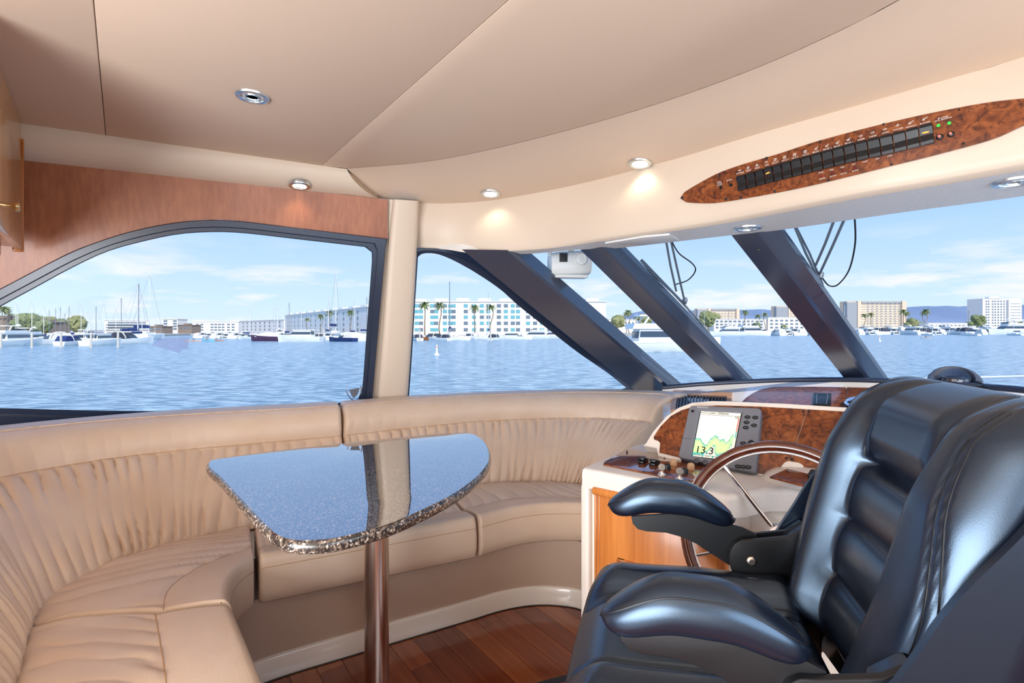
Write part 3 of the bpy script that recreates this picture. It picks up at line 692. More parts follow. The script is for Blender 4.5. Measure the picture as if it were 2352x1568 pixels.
# shelf behind the back cushions
sh = [Vector((p[0], p[1], 0.90)) for p in TR_]; sh2 = [p+Vector((-0.03, 0.16, 0)) for p in sh]; sh3 = [wl(930, 918), wl(1200, 908), wl(1485, 899)]
shelf_in = resample([Vector((p[0], p[1], 0.885)) for p in TL_[4:]+TR_], 40); shelf_out = resample([wl(-120, 980), wl(400, 975), wl(930, 925), wl(1490, 902)], 40)
shelf_in = [p+Vector((-0.05, 0.09, 0)) for p in shelf_in]; shelf_out = [Vector((p.x, p.y, 0.885)) for p in shelf_out]
single('trim_5', loft([shelf_in, shelf_out, [p-Z*0.03 for p in shelf_out], [p-Z*0.03 for p in shelf_in]], False), gelcoat, 'narrow cream ledge between settee backs and side windows', 'trim', kind='structure', sm=0)

# ================================================================== granite table
TZ = 0.86
tpx = [(473, 1066), (482, 1056), (510, 1050), (640, 1033), (785, 1017), (950, 1000), (1050, 993), (1086, 995), (1112, 1010), (1126, 1033), (1127, 1055), (1116, 1077), (1088, 1105), (1040, 1138), (960, 1178), (880, 1210), (780, 1236), (715, 1243), (668, 1242), (634, 1232), (604, 1208), (552, 1152), (503, 1098), (480, 1078)]
outl = resample(catmull([atz(u, v, TZ) for u, v in tpx], 400, True), 160, True)
cen = sum(outl, Vector())/len(outl)
def ins(c, d):
    out = []; n = len(c)
    for i in range(n):
        t = (c[(i+1) % n]-c[i-1]).normalized(); q = Vector((-t.y, t.x, 0)); q = q if q.dot(cen-c[i]) > 0 else -q; out.append(c[i]+q*d)
    return out
gm = bpy.data.materials.new('polished_granite'); gm.use_nodes = True; gn = gm.node_tree; gb = gn.nodes['Principled BSDF']
tcg = gn.nodes.new('ShaderNodeTexCoord'); vo = gn.nodes.new('ShaderNodeTexVoronoi'); vo.inputs['Scale'].default_value = 190
gn.links.new(tcg.outputs['Object'], vo.inputs['Vector'])
rg = gn.nodes.new('ShaderNodeValToRGB'); rg.color_ramp.interpolation = 'CONSTANT'
els = rg.color_ramp.elements; els[0].position = 0.0; els[0].color = S('#2b2726'); els[1].position = 0.28; els[1].color = S('#6b5c50')
for p_, c_ in ((0.45, '#3a3432'), (0.60, '#8f7f70'), (0.74, '#4a4038'), (0.90, '#bdb0a4')):
    e = els.new(p_); e.color = S(c_)
sx_ = gn.nodes.new('ShaderNodeSeparateColor'); gn.links.new(vo.outputs['Color'], sx_.inputs[0]); gn.links.new(sx_.outputs[0], rg.inputs[0]); gn.links.new(rg.outputs[0], gb.inputs['Base Color'])
gb.inputs['Roughness'].default_value = 0.03; gb.inputs['IOR'].default_value = 2.6; gb.inputs['Coat Weight'].default_value = 1.0; gb.inputs['Coat IOR'].default_value = 3.0; gb.inputs['Coat Roughness'].default_value = 0.015
legp = at(865, 757, 1.79)
tb = root('pedestal_table', (legp.x, legp.y, 0), 'polished dark granite pedestal table with a rounded edge on one steel leg', 'table')
TK = 0.034; Lp = [ins(outl, 0.012)]
Lp[0] = [p for p in Lp[0]]
for a in range(1, 9):
    th = a/8*math.pi; Lp.append([q+Z*(TK/2*(math.cos(th)-1)) for q in ins(outl, 0.012*(1-math.sin(th)))])
Lp.insert(1, [p-Z*0.0003 for p in ins(outl, 0.0085)])
ge = gm.copy(); vo.inputs['Scale'].default_value = 340; ge.name = 'honed_granite_edge'; q_ = ge.node_tree.nodes['Principled BSDF']
q_.inputs['Coat IOR'].default_value = 1.5; q_.inputs['Coat Weight'].default_value = 0.5; q_.inputs['IOR'].default_value = 1.5; q_.inputs['Roughness'].default_value = 0.25
part('table_top', loft([Lp[0], Lp[1]], True, True, False), gm, tb, sm=40)
part('table_edge', loft(Lp[1:], True, False, True), ge, tb, sm=40)
part('pedestal', lathe([(0.043, 0.0), (0.043, TZ-TK)], 40, (legp.x, legp.y, 0)), steel, tb)
part('top_flange', lathe([(0.043, TZ-TK-0.05), (0.10, TZ-TK-0.012), (0.13, TZ-TK-0.001)], 32, (legp.x, legp.y, 0)), steel, tb)
part('base_flange', lathe([(0.11, 0.0), (0.11, 0.006), (0.075, 0.018), (0.046, 0.03), (0.0435, 0.05)], 32, (legp.x, legp.y, 0)), steel, tb)
# ================================================================== helm console
CC = Vector((0.79, -0.61, 0)).normalized(); GG = Vector((0.61, 0.79, 0)).normalized()   # along the console front / away from the helm
P00 = Vector((0.29, 1.78, 0))
def PC(s, off, z): return P00+CC*s+GG*off+Z*z
DZ = 0.86
hc = root('helm_console', tuple(PC(0.6, 0.2, 0)), 'cream helm console with burl wood panels and orange wood cabinet fronts', 'console')
def cbox(a, b, c, bev=0.0, seg=2): return obox(P00, CC, GG, Z, a, b, c, bev, seg)
# desk slab with the helm recess
desk = [PC(-0.035, -0.02, 0.79), PC(0.46, -0.02, 0.79), PC(0.50, 0.03, 0.79), PC(0.54, 0.12, 0.79), PC(0.60, 0.165, 0.79), PC(0.76, 0.165, 0.79), PC(0.83, 0.12, 0.79), PC(0.87, 0.03, 0.79), PC(0.91, -0.02, 0.79), PC(1.7, -0.02, 0.79), PC(1.7, 0.9, 0.79), PC(0.05, 0.75, 0.79), PC(-0.035, 0.42, 0.79)]
part('desk', prism(desk, Z*(DZ-0.79), 0.018), gelgrain, hc, sm=40)
part('left_plinth', cbox((-0.03, 0.47), (0.0, 0.60), (0.0, 0.79)), gelcoat, hc, sm=0)
part('left_side_moulding', join(cbox((-0.045, -0.005), (-0.02, 0.42), (0.02, 0.80), 0.014, 3)), gelcoat, hc, sm=40)
part('helm_pedestal', prism([PC(0.44, 0.20, 0), PC(0.52, 0.20, 0), PC(0.60, 0.19, 0), PC(0.78, 0.19, 0), PC(0.86, 0.20, 0), PC(0.95, 0.20, 0), PC(0.95, 0.6, 0), PC(0.44, 0.6, 0)], Z*0.80), gelcoat, hc, sm=30)
part('right_plinth', cbox((0.90, 1.7), (0.0, 0.60), (0.0, 0.79)), gelcoat, hc, sm=0)
part('side_filler', prism([Vector((x, y, 0.0)) for x, y in ((0.41, 2.40), (0.50, 2.77), (0.97, 3.0), (0.82, 2.36), (0.46, 2.04), (0.38, 2.06))], Z*0.62, 0.01), gelcoat, hc, sm=30)
# left cabinet front
lf = part('cabinet_front', cbox((0.012, 0.455), (-0.016, 0.0), (0.08, 0.772), 0.003), console_wood, hc, sm=30)
part('top_rail', cbox((0.005, 0.465), (-0.030, 0.0), (0.772, 0.800), 0.010, 3), console_wood, hc, sm=40)
for a_, b_, h_ in ((0.014, 0.022, -0.021), (0.030, 0.034, -0.019), (0.430, 0.436, -0.019), (0.445, 0.453, -0.021)): part('corner_bead', cbox((a_, b_), (h_, -0.015), (0.08, 0.772), 0.0015), console_wood, hc, sm=40)
fr0, fr1, fz0, fz1 = 0.10, 0.40, 0.16, 0.575
fr = part('inset_frame', join(cbox((fr0, fr1), (-0.026, -0.014), (fz1-0.03, fz1), 0.004), cbox((fr0, fr1), (-0.026, -0.014), (fz0, fz0+0.03), 0.004), cbox((fr0, fr0+0.03), (-0.026, -0.014), (fz0, fz1), 0.004), cbox((fr1-0.03, fr1), (-0.026, -0.014), (fz0, fz1), 0.004)), console_wood, hc, sm=40)
part('dark_recess', cbox((fr0+0.03, fr1-0.03), (-0.020, -0.014), (fz0+0.03, fz1-0.03)), rubber, hc, sm=0)
# right cabinet front
cw2 = wood('honey_veneer', '#c08448', '#d89c5e', (0, 0, 1), 1.0, 0.3, 0.3)
part('cabinet_front', cbox((0.915, 1.7), (-0.016, 0.0), (0.08, 0.765), 0.003), cw2, hc, sm=30)
part('top_rail', cbox((0.905, 1.7), (-0.034, 0.0), (0.765, 0.800), 0.012, 3), cw2, hc, sm=40)
# wheel mound
mp = []
def mound(a, b):
    s = 0.665+0.17*a; o = 0.285+0.115*b; r = (abs(a)**3+abs(b)**3)**(1/3); return PC(s, o, DZ+0.045*max(0.0, 1-r**3)**0.6-0.002)
part('wheel_mound', grid(lambda x, y: mound(2*x-1, 2*y-1), 30, 30), gelgrain, hc, sm=60)
def deskpt(u, v, z=DZ+0.003): return atz(u, v, z)
# burl switch plate on the desk
def plate(px, z, th=0.005, bev=0.0015, m=None, nm='burl_plate', par=None):
    return part(nm, prism([atz(u, v, z) for u, v in px], Z*th, bev), m or burl_g, par or hc, sm=30)
swp = plate([(1386, 1068), (1388, 1063), (1437, 1035), (1445, 1033), (1628, 1072), (1632, 1076), (1592, 1106), (1584, 1108)], DZ+0.001, nm='switch_plate')
SWZ = DZ+0.006
def dz(u, v, h=0.0): return atz(u, v, SWZ+h)
def xy_at(u, v):
    p = dz(u, v); a = (dz(u+8, v+2)-p).normalized(); return p, a, Z.cross(a).normalized()
for (u, v) in ((1477, 1061), (1503, 1066)):      # rockers
    p, a, b = xy_at(u, v)
    sw = part('rocker_switch', obox(p, GG, CC, Z, (-0.026, 0.026), (-0.012, 0.012), (0.0, 0.009), 0.003), blackp, hc)
    R_ = Matrix.Rotation(math.radians(-14), 4, CC)
    part('rocker_cap', xf(rbox((0, 0, 0.012), (0.024, 0.048, 0.010), 0.003, 2), Matrix.Translation(p) @ R_ @ Matrix((CC.to_4d(), GG.to_4d(), Z.to_4d(), (0, 0, 0, 1))).transposed().to_3x3().to_4x4()), blackp, sw)
for (u, v, m_, r, h) in ((1547, 1068, tan_knob, 0.0125, 0.022), (1587, 1077, tan_knob, 0.0125, 0.022), (1533, 1078, blackp, 0.011, 0.021), (1573, 1088, blackp, 0.011, 0.021)):
    part('push_button', lathe([(r, 0.0), (r, h*0.55), (r*0.9, h*0.8), (r*0.55, h*0.96), (0.0, h)], 20, dz(u, v)), m_, hc)
for (u, v) in ((1520, 1091), (1561, 1101)):
    p = dz(u, v); ig = part('ignition_lock', lathe([(0.013, 0.0), (0.013, 0.003), (0.009, 0.008), (0.0085, 0.011), (0.0, 0.011)], 20, p), chrome, hc)
    vd = (p-CAMP); vd.z = 0; vd.normalize(); sd = Vector((vd.y, -vd.x, 0))
    disc = [p+Z*(0.027+0.0115*math.sin(k/20*2*math.pi))+sd*0.0115*math.cos(k/20*2*math.pi) for k in range(20)]
    stem = [p+sd*x+Z*z for x, z in ((-0.0035, 0.008), (0.0035, 0.008), (0.004, 0.018), (-0.004, 0.018))]
    part('key', join(prism([q-vd*0.001 for q in disc], vd*0.002), prism([q-vd*0.001 for q in stem], vd*0.002)), steel, ig, sm=30)
def screws(pts, fn, nrm, par, r=0.0045):
    for u, v in pts: part('screw', lathe([(r, 0.0), (r*0.8, 0.0018), (r*0.3, 0.0022), (0.0, 0.0012)], 10, fn(u, v), nrm), rubber, par)
screws([(1390, 1064), (1440, 1036), (1526, 1052), (1478, 1083), (1625, 1073), (1583, 1104)], dz, Z, swp, 0.0035)
# small burl plate on the mound, and one to starboard
mpl = part('throttle_plate', prism([atz(u, v, DZ+0.044) for u, v in ((1768, 1098), (1808, 1080), (1876, 1097), (1862, 1122))], Z*0.006, 0.0015), burl_m, hc, sm=30)
screws([(1775, 1097), (1809, 1083), (1866, 1097)], lambda u, v: atz(u, v, DZ+0.050), Z, mpl, 0.0035)
part('throttle_base', obox(atz(1884, 1101, DZ+0.049), CC, GG, Z, (-0.03, 0.05), (-0.03, 0.03), (0, 0.022), 0.008), blackp, hc)
spl = plate([(2328, 1312), (2334, 1290), (2352, 1262), (2440, 1290), (2420, 1345), (2340, 1322)], DZ+0.001, nm='starboard_switch_plate')
screws([(2341, 1301), (2362, 1275)], lambda u, v: atz(u, v, DZ+0.006), Z, spl, 0.004)

# binnacle: sloping instrument face
bo, bt = PC(0.2, 0.27, DZ), PC(0.2, 0.395, 1.037)
BU = (bt-bo).normalized(); binp = Plane(bo, CC.cross(BU))
if binp.n.dot(GG) > 0: binp.n = -binp.n
BN = binp.n
def pb(u, v, h=0.0): return binp.hit(u, v, h)
cream = [(1512, 1048), (1508, 1030), (1478, 1024), (1484, 1018), (1500, 992), (1530, 957), (1560, 936), (1590, 925), (1635, 921), (1680, 922), (1800, 927), (1946, 936), (2120, 948), (2420, 975), (2420, 1260), (1760, 1110), (1600, 1075)]
part('binnacle', prism([p-BN*0.14 for p in [pb(u, v) for u, v in cream]], BN*0.146, 0.006), gelcoat, hc, sm=40)
bp1 = [(1515, 1040), (1517, 1018), (1512, 1013), (1503, 1010), (1502, 1004), (1518, 980), (1542, 956), (1566, 943), (1590, 936), (1650, 932), (1752, 935), (1854, 941), (1825, 1028), (1815, 1062), (1770, 1092), (1740, 1087), (1560, 1051)]
bpl = part('burl_panel', prism([pb(u, v, 0.004) for u, v in bp1], BN*0.006, 0.002), burl_m, hc, sm=30)
bp2 = [(1855, 941), (1935, 946), (2120, 958), (2400, 982), (2400, 1240), (1930, 1125), (1880, 1100), (1850, 1083), (1816, 1062), (1826, 1030)]
bpr = part('burl_panel', prism([pb(u, v, 0.004) for u, v in bp2], BN*0.006, 0.002), burl_m, hc, sm=30)
part('cream_tab', prism([pb(u, v, 0.004) for u, v in ((1792, 1092), (1796, 1072), (1803, 1064), (1812, 1061), (1836, 1065), (1845, 1070), (1849, 1079), (1848, 1095))], BN*0.012, 0.003), gelcoat, hc, sm=40)
screws([(1505, 1005), (1563, 949), (1845, 944), (1806, 1052)], lambda u, v: pb(u, v, 0.010), BN, bpl)
screws([(1859, 945), (1819, 1054)], lambda u, v: pb(u, v, 0.010), BN, bpr)

# upper dash: fascia under the windscreen with vent and burl panel
tr_pts = [(1522, 890, 3.40), (1600, 883, 3.32), (1700, 877, 3.20), (1800, 873, 3.06), (1900, 872, 2.92), (1990, 873, 2.78), (2100, 878, 2.62), (2240, 887, 2.40), (2352, 896, 2.22), (2500, 915, 2.02)]
TRC = resample(catmull([at(*p) for p in tr_pts], 100), 60)
up = Plane(at(1800, 905, 2.92), at(1620, 905, 3.17)-at(1800, 905, 2.92))
ux = (at(2060, 905, 2.60)-at(1620, 905, 3.17)).normalized(); upn = ux.cross(Vector((0, 0, 1))-GG*(-0.75)).normalized(); upn = upn if upn.dot(GG) < 0 else -upn
up = Plane(at(1800, 905, 2.92), upn)
low = []
for p in TRC:
    q = p+Vector((0, 0, -0.02)); low.append(q)
bot = [PC(0.02+1.7*i/59, 0.62, 0.86) for i in range(60)]
part('dash_fascia', loft([[p-GG*0.01-Z*0.012 for p in TRC], [TRC[i].lerp(bot[i], 0.08)-Z*0.02 for i in range(60)], [TRC[i].lerp(bot[i], 0.5)-Z*0.02 for i in range(60)], bot], False), gelcoat, hc, sm=50)
part('dash_top', loft([[p+Z*0.0 for p in TRC], [p+EF*0.10+Z*0.002 for p in TRC], [p+EF*0.12-Z*0.2 for p in TRC]], False), frame_m, hc, sm=30)
part('dash_nosing', loft([[p+(Z*math.cos(a)-GG*math.sin(a)*0.9)*0.0155+GG*0.004 for p in TRC] for a in [k/8*2*math.pi for k in range(9)]], False), frame_m, hc, sm=60)
fb = bvh_of(loft([[p-GG*0.01-Z*0.012 for p in TRC], [TRC[i].lerp(bot[i], 0.08)-Z*0.02 for i in range(60)], [TRC[i].lerp(bot[i], 0.5)-Z*0.02 for i in range(60)], bot], False))
def pd(u, v, h=0.0):
    p, n = stick(fb, u, v)
    return (p+n*h) if p else at(u, v, 2.8)
ub1 = [(1706, 924), (1714, 916), (1730, 905), (1750, 896), (1775, 891), (1800, 890.5), (1860, 890.5), (1943, 892), (1942, 950), (1760, 940), (1700, 932)]
ub2 = [(1945, 892), (2000, 893), (2120, 899), (2280, 912), (2420, 930), (2420, 985), (1944, 950)]
un = stick(fb, 1800, 905)[1]; un2 = stick(fb, 2100, 920)[1]
ubp = part('upper_burl_panel', prism([pd(u, v, 0.002) for u, v in ub1], un*0.006, 0.002), burl_m, hc, sm=30)
part('upper_burl_panel', prism([pd(u, v, 0.002) for u, v in ub2], un2*0.006, 0.002), burl_m, hc, sm=30)
screws([(1717, 918), (1835, 894), (1938, 895)], lambda u, v: pd(u, v, 0.008), un, ubp, 0.005)
screws([(1951, 896)], lambda u, v: pd(u, v, 0.008), un2, ubp, 0.005)
# gauge with chrome bezel, mostly behind the chair
gp = pd(1990, 935, 0.012); part('gauge', lathe([(0.085, 0.0), (0.09, 0.012), (0.082, 0.02), (0.076, 0.012), (0.0, 0.010)], 32, gp, un2), chrome, hc)
# small black switch plate
bsp = part('black_socket', prism([pd(u, v, 0.008) for u, v in ((1870, 908), (1910, 909), (1909, 936), (1868, 934))], un*0.008, 0.002), blackp, hc, sm=30)
part('socket_frame', tube([pd(u, v, 0.018) for u, v in ((1876, 934), (1878, 912), (1902, 913), (1899, 935))], 0.0018, 5), steel, bsp)
screws([(1875, 910), (1906, 911)], lambda u, v: pd(u, v, 0.016), un, bsp, 0.004)
# air vent with wooden surround
ven = root('air_vent', tuple(pd(1612, 935)), 'wood-framed air vent with black slats beside the settee end', 'vent')
vn = stick(fb, 1612, 920)[1]
VO = [(1547, 899), (1682, 906), (1680, 942), (1540, 946)]; VI = [(1557, 909), (1670, 914), (1668, 940), (1552, 944)]
VOp = [pd(u, v, 0.001) for u, v in VO]; VIp = [pd(u, v, 0.001) for u, v in VI]
vent_wood = mat('pale_vent_wood', '#b88a68', 0.4)
part('vent_frame', loft([VOp, [p+vn*0.012 for p in VOp], [p+vn*0.014 for p in VIp], [p+vn*0.002 for p in VIp]], True), vent_wood, ven, sm=20)
part('vent_back', (VIp, [(0, 1, 2, 3)]), rubber, ven, sm=0)
for k in range(16):
    a = VIp[0].lerp(VIp[1], (k+0.5)/16); b_ = VIp[3].lerp(VIp[2], (k+0.5)/16); w = (VIp[1]-VIp[0]).normalized()*0.0035
    part('slat', prism([a-w, a+w, b_+w, b_-w], vn*0.011), greyd, ven, sm=0)

# ================================================================== sonar display
HS = 0.045
def ps(u, v, h=HS): return pb(u, v, h)
son = root('sonar_display', tuple(pb(1650, 1068)), 'grey sonar display with a green echo trace and 13.3 on its screen', 'display')
def rounded(px, r=0.2, n=5):
    """rounded corners for a pixel quad."""
    out = []; m = len(px)
    for i in range(m):
        a, b, c = px[i-1], px[i], px[(i+1) % m]; p0 = (lerp(b[0], a[0], r*0.5), lerp(b[1], a[1], r*0.5)); p1 = (lerp(b[0], c[0], r*0.5), lerp(b[1], c[1], r*0.5))
        for k in range(n):
            t = k/(n-1); out.append(((1-t)**2*p0[0]+2*t*(1-t)*b[0]+t*t*p1[0], (1-t)**2*p0[1]+2*t*(1-t)*b[1]+t*t*p1[1]))
    return out
hq = rounded([(1584, 930), (1749, 937), (1735, 1085), (1557, 1050)], 0.12)
hf = [ps(u, v) for u, v in hq]
rec_o = [ps(u, v) for u, v in ((1602, 938), (1707, 943), (1683, 1062), (1580, 1046))]
rec_i = [p-BN*0.007 for p in [ps(u, v) for u, v in ((1607, 942), (1703, 947), (1681, 1059), (1587, 1047))]]
n_h = len(hf)
body = loft([[p-BN*(HS-0.008) for p in hf], [p-BN*0.006 for p in hf], [p-BN*0.0015+(sum(hf, Vector())/n_h-p).normalized()*0.002 for p in hf]], True)
body = join(body, prism([p-BN*0.02 for p in hf], BN*0.0185, 0.004))
# front bezel as four slabs round the recess so the screen sits sunk
q = [ps(u, v) for u, v in ((1584, 930), (1749, 937), (1735, 1085), (1557, 1050))]
part('housing', loft([[p-BN*(HS-0.006) for p in hf], [p-BN*0.012 for p in hf]], True, True, True), greyp, son, sm=30)
cenq = sum(hf, Vector())/n_h
def cutloop(u0, u1): pass
rec_full = []
for p in hf:                                     # ring from the rounded outline to the recess edge
    best = min(((a.lerp(b, t/20)-p).length, a.lerp(b, t/20)) for a, b in zip(rec_o, rec_o[1:]+rec_o[:1]) for t in range(21)) if False else None
corner = [rec_o[(i//5) % 4] for i in range(n_h)]
bez = loft([[p-BN*0.013 for p in hf], [p-BN*0.004 for p in hf], [p+(cenq-p).normalized()*0.003 for p in hf], corner, [rec_i[(i//5) % 4] for i in range(n_h)]], True)
part('bezel', bez, greyp, son, sm=25)
SCQ = [ps(u, v, HS-0.0065) for u, v in ((1610, 944), (1702, 949), (1681, 1058), (1590, 1047))]
scr_m = mat('lit_screen', '#e6e4d6', 0.3, emit=('#e6e3d4', 0.22))
part('screen_glass', (rec_i, [(0, 1, 2, 3)]), blackp, son, sm=0)
scr = part('screen', ([p+BN*0.0004 for p in SCQ], [(0, 1, 2, 3)]), scr_m, son, sm=0)
def sc(x, y, h=0.001):                           # screen coordinates, 0..1 from the lower left
    return SCQ[3].lerp(SCQ[2], x).lerp(SCQ[0].lerp(SCQ[1], x), y)+BN*h
teal = mat('echo_teal', '#17a5a0', 0.4, emit=('#17a5a0', 0.45)); grn = mat('echo_green', '#a9cf92', 0.4, emit=('#a9cf92', 0.5)); tan_ = mat('echo_tan', '#d9d09a', 0.4, emit=('#d9d09a', 0.5)); redm = mat('echo_red', '#d5402c', 0.4, emit=('#d5402c', 0.45))
topk = [0.40, 0.37, 0.38, 0.36, 0.37, 0.35, 0.30, 0.27, 0.24, 0.27, 0.30, 0.38, 0.42, 0.44, 0.48, 0.47, 0.46, 0.40, 0.38, 0.38, 0.40, 0.44, 0.36, 0.34, 0.38, 0.46, 0.52, 0.50]
botk = [0.07, 0.05, 0.05, 0.05, 0.05, 0.05, 0.05, 0.05, 0.06, 0.09, 0.10, 0.14, 0.16, 0.21, 0.26, 0.24, 0.12, 0.08, 0.06, 0.07, 0.12, 0.05, 0.07, 0.08, 0.14, 0.22, 0.26, 0.32]
def cur(k, x): i = min(int(x*27), 26); return lerp(k[i], k[i+1], x*27-i)
for nm, m_, e0, jt, hh in (('echo_fringe', teal, 0.0, 0.055, 0.0010), ('echo_band', grn, 0.028, 0.06, 0.0016)):
    V, F = [], []; N_ = 120
    for i in range(N_):
        x = i/(N_-1); j = (hash2(i, 4)-0.35)*jt; j2 = (hash2(i, 9)-0.5)*jt
        V += [sc(x*0.93, max(0.05, cur(botk, x)+e0+j2*0.6), hh), sc(x*0.93, cur(topk, x)-e0+j, hh)]
        if i: F.append((2*i-2, 2*i, 2*i+1, 2*i-1))
    part(nm, (V, F), m_, scr, sm=0)
V, F = [], []
for i in range(40):
    x = 0.04+0.86*i/40; a = cur(botk, x)+0.05; b_ = cur(topk, x)-0.06
    if b_-a > 0.06:
        k = len(V); V += [sc(x, a, 0.0021), sc(x+0.008, a, 0.0021), sc(x+0.012, b_, 0.0021), sc(x+0.004, b_, 0.0021)]; F.append((k, k+1, k+2, k+3))
part('echo_streaks', (V, F), tan_, scr, sm=0)
part('scale_bar', ([sc(0.965, 0.60), sc(0.985, 0.60), sc(0.985, 0.90), sc(0.965, 0.90)], [(0, 1, 2, 3)]), redm, scr, sm=0)
part('scale_bar', ([sc(0.965, 0.46), sc(0.985, 0.46), sc(0.985, 0.60), sc(0.965, 0.60)], [(0, 1, 2, 3)]), teal, scr, sm=0)
part('header_rule', ([sc(0, 0.920), sc(1, 0.920), sc(1, 0.926), sc(0, 0.926)], [(0, 1, 2, 3)]), black_ink, scr, sm=0)
for x0_ in (0.0, 0.25, 0.5, 0.75): part('softkey_mark', ([sc(x0_, 0.005), sc(x0_+0.03, 0.005), sc(x0_+0.03, 0.04), sc(x0_, 0.04)], [(0, 1, 2, 3)]), teal, scr, sm=0)
part('softkey_line', ([sc(0, 0.042), sc(1, 0.042), sc(1, 0.050), sc(0, 0.050)], [(0, 1, 2, 3)]), teal, scr, sm=0)
sx = (SCQ[2]-SCQ[3]); sy = (SCQ[0]-SCQ[3])
def sct(s, x, y, hgt, nm='lettering', m_=black_ink, al='CENTER', sp=1.0):
    part(nm, on_frame(text_geo(s, hgt*sy.length, al, 0.0, sp), sc(x, y), sx.normalized(), sy.normalized(), BN, 0.003), m_, scr, sm=0)
sct('13.3', 0.05, 0.135, 0.21, al='LEFT', sp=1.0); sct('AUTO SCREEN', 0.02, 0.958, 0.048, al='LEFT', sp=0.9); sct('200kHz', 0.58, 0.957, 0.07); sct('10', 0.92, 0.885, 0.07)
sct('FREQUENCY', 0.14, 0.022, 0.028); sct('ZOOM', 0.39, 0.022, 0.028); sct('BOTTOM LOCK', 0.64, 0.022, 0.028); sct('A-SCOPE', 0.88, 0.022, 0.028)
part('maker_lettering', on_frame(text_geo('Raymarine', 0.0095), ps(1614, 935.5), sx.normalized(), sy.normalized(), BN, 0.0012), white_ink, son, sm=0)
def ell(u, v, rx, ry, h, nm, m_, txt=None):
    p = ps(u, v); a = sx.normalized(); b_ = sy.normalized()
    L_ = [[p+(a*rx*math.cos(t)+b_*ry*math.sin(t))*s+BN*hh for t in [k/18*2*math.pi for k in range(18)]] for s, hh in ((1.0, 0.0), (1.0, h*0.6), (0.8, h), (0.01, h))]
    o = part(nm, loft(L_, True, False, True), m_, son)
    if txt: part('key_mark', ([p+a*x+b_*y+BN*(h+0.0004) for x, y in ((-rx*0.45, -ry*0.12), (rx*0.45, -ry*0.12), (rx*0.45, ry*0.12), (-rx*0.45, ry*0.12))], [(0, 1, 2, 3)]), greyp, o, sm=0)
for u, v in ((1717, 958), (1735, 959), (1715, 970), (1732, 977), (1713, 982), (1707, 1018), (1695, 1071), (1707, 1072), (1719, 1073)): ell(u, v, 0.0098, 0.0068, 0.003, 'key', blackp, True)
ell(1725, 1020, 0.0115, 0.0155, 0.003, 'rocker_key', blackp, True)
for u, v in ((1600, 1058), (1620, 1061), (1639, 1064)): ell(u, v, 0.0092, 0.0092, 0.003, 'round_key', greyd)
ell(1591, 944, 0.006, 0.006, 0.002, 'sensor', blackp)
part('side_seam', tube([ps(1570, 1006, HS+0.0005), ps(1587, 1008, HS+0.0005)], 0.0006, 4), greyd, son)
# edge of a second display behind the chair
rd = root('radar_display', tuple(pb(2000, 1060)), 'grey display edge half hidden behind the black helm chair', 'display')
rq = [ps(u, v) for u, v in rounded([(1939, 939), (2120, 952), (2105, 1120), (1893, 1075)], 0.10)]
part('housing', prism([p-BN*(HS-0.006) for p in rq], BN*(HS-0.006), 0.005), greyp, rd, sm=30)
part('screen', prism([ps(u, v, HS+0.0002) for u, v in ((1975, 955), (2085, 962), (2065, 1095), (1950, 1068))], BN*0.001), blackp, rd, sm=0)
part('sensor', lathe([(0.006, 0), (0.006, 0.002), (0.0, 0.003)], 14, ps(1942, 955, HS), BN), blackp, rd)

# ================================================================== steering wheel
wc = Vector((0.728, 1.366, 0.785)); tl = math.radians(26)
nrm_w = (-GG*math.cos(tl)+Z*math.sin(tl)).normalized(); wx = CC.copy(); wy = nrm_w.cross(wx).normalized()
if wy.z < 0: wy = -wy
sw_ = root('steering_wheel', tuple(wc-Z*0.3), 'steering wheel with mahogany rim and chrome spokes at the helm', 'wheel')
RW = 0.25
def wpt(a, r, h=0.0): return wc+(wx*math.cos(a)+wy*math.sin(a))*r+nrm_w*h
def torus(R, r, h=0.0, n=72, m=12):
    return loft([[wpt(2*math.pi*i/n, R+r*math.cos(2*math.pi*k/m), h+r*math.sin(2*math.pi*k/m)) for k in range(m)] for i in range(n+1)], True)
part('rim', torus(RW, 0.0165), wheel_wood, sw_, sm=60)
part('chrome_ring', torus(RW-0.0175, 0.0035), chrome, sw_, sm=60)
for k in range(5):
    a = math.radians(62+72*k)
    part('spoke', tube([wpt(a, 0.03, -0.055), wpt(a, RW-0.018, -0.002)], 0.0058, 10), chrome, sw_)
part('hub', lathe([(0.030, -0.075), (0.045, -0.070), (0.045, -0.052), (0.035, -0.042), (0.0, -0.038)], 32, wc, nrm_w), chrome, sw_)
part('column', lathe([(0.040, -0.30), (0.036, -0.075)], 24, wc, nrm_w), blackp, sw_)

# ================================================================== compass and bow rail
cpz = at(2192, 882, 2.46)
cp = root('compass', tuple(cpz), 'domed black compass on the dash beyond the chair top', 'compass')
part('base', lathe([(0.108, -0.03), (0.108, 0.004), (0.10, 0.012), (0.075, 0.016), (0.0, 0.016)], 36, cpz), blackp, cp)
hood = []
for k in range(13):
    a = math.radians(-20+220*k/12)
    hood.append([cpz+GG*math.sin(a)*r_*1.0+CC*math.cos(a)*r_+Z*(0.012+h_*max(0.15, math.sin(max(0.0, min(math.pi, (a+0.35)*0.82))))) for r_, h_ in ((0.106, 0.0), (0.102, 0.055), (0.092, 0.072), (0.078, 0.070), (0.073, 0.0))])
part('hood', loft(hood, False), greyd, cp, sm=50)
part('dome', lathe([(0.068*math.cos(t), 0.012+0.066*math.sin(t)) for t in [k/10*math.pi/2 for k in range(11)]], 32, cpz), dome_m, cp, sm=60)
part('card', lathe([(0.058, 0.016), (0.056, 0.030), (0.046, 0.036), (0.0, 0.037)], 32, cpz), blackp, cp)
tv = (CAMP-cpz); tv.z = 0; tv.normalize(); ts = Vector((-tv.y, tv.x, 0))
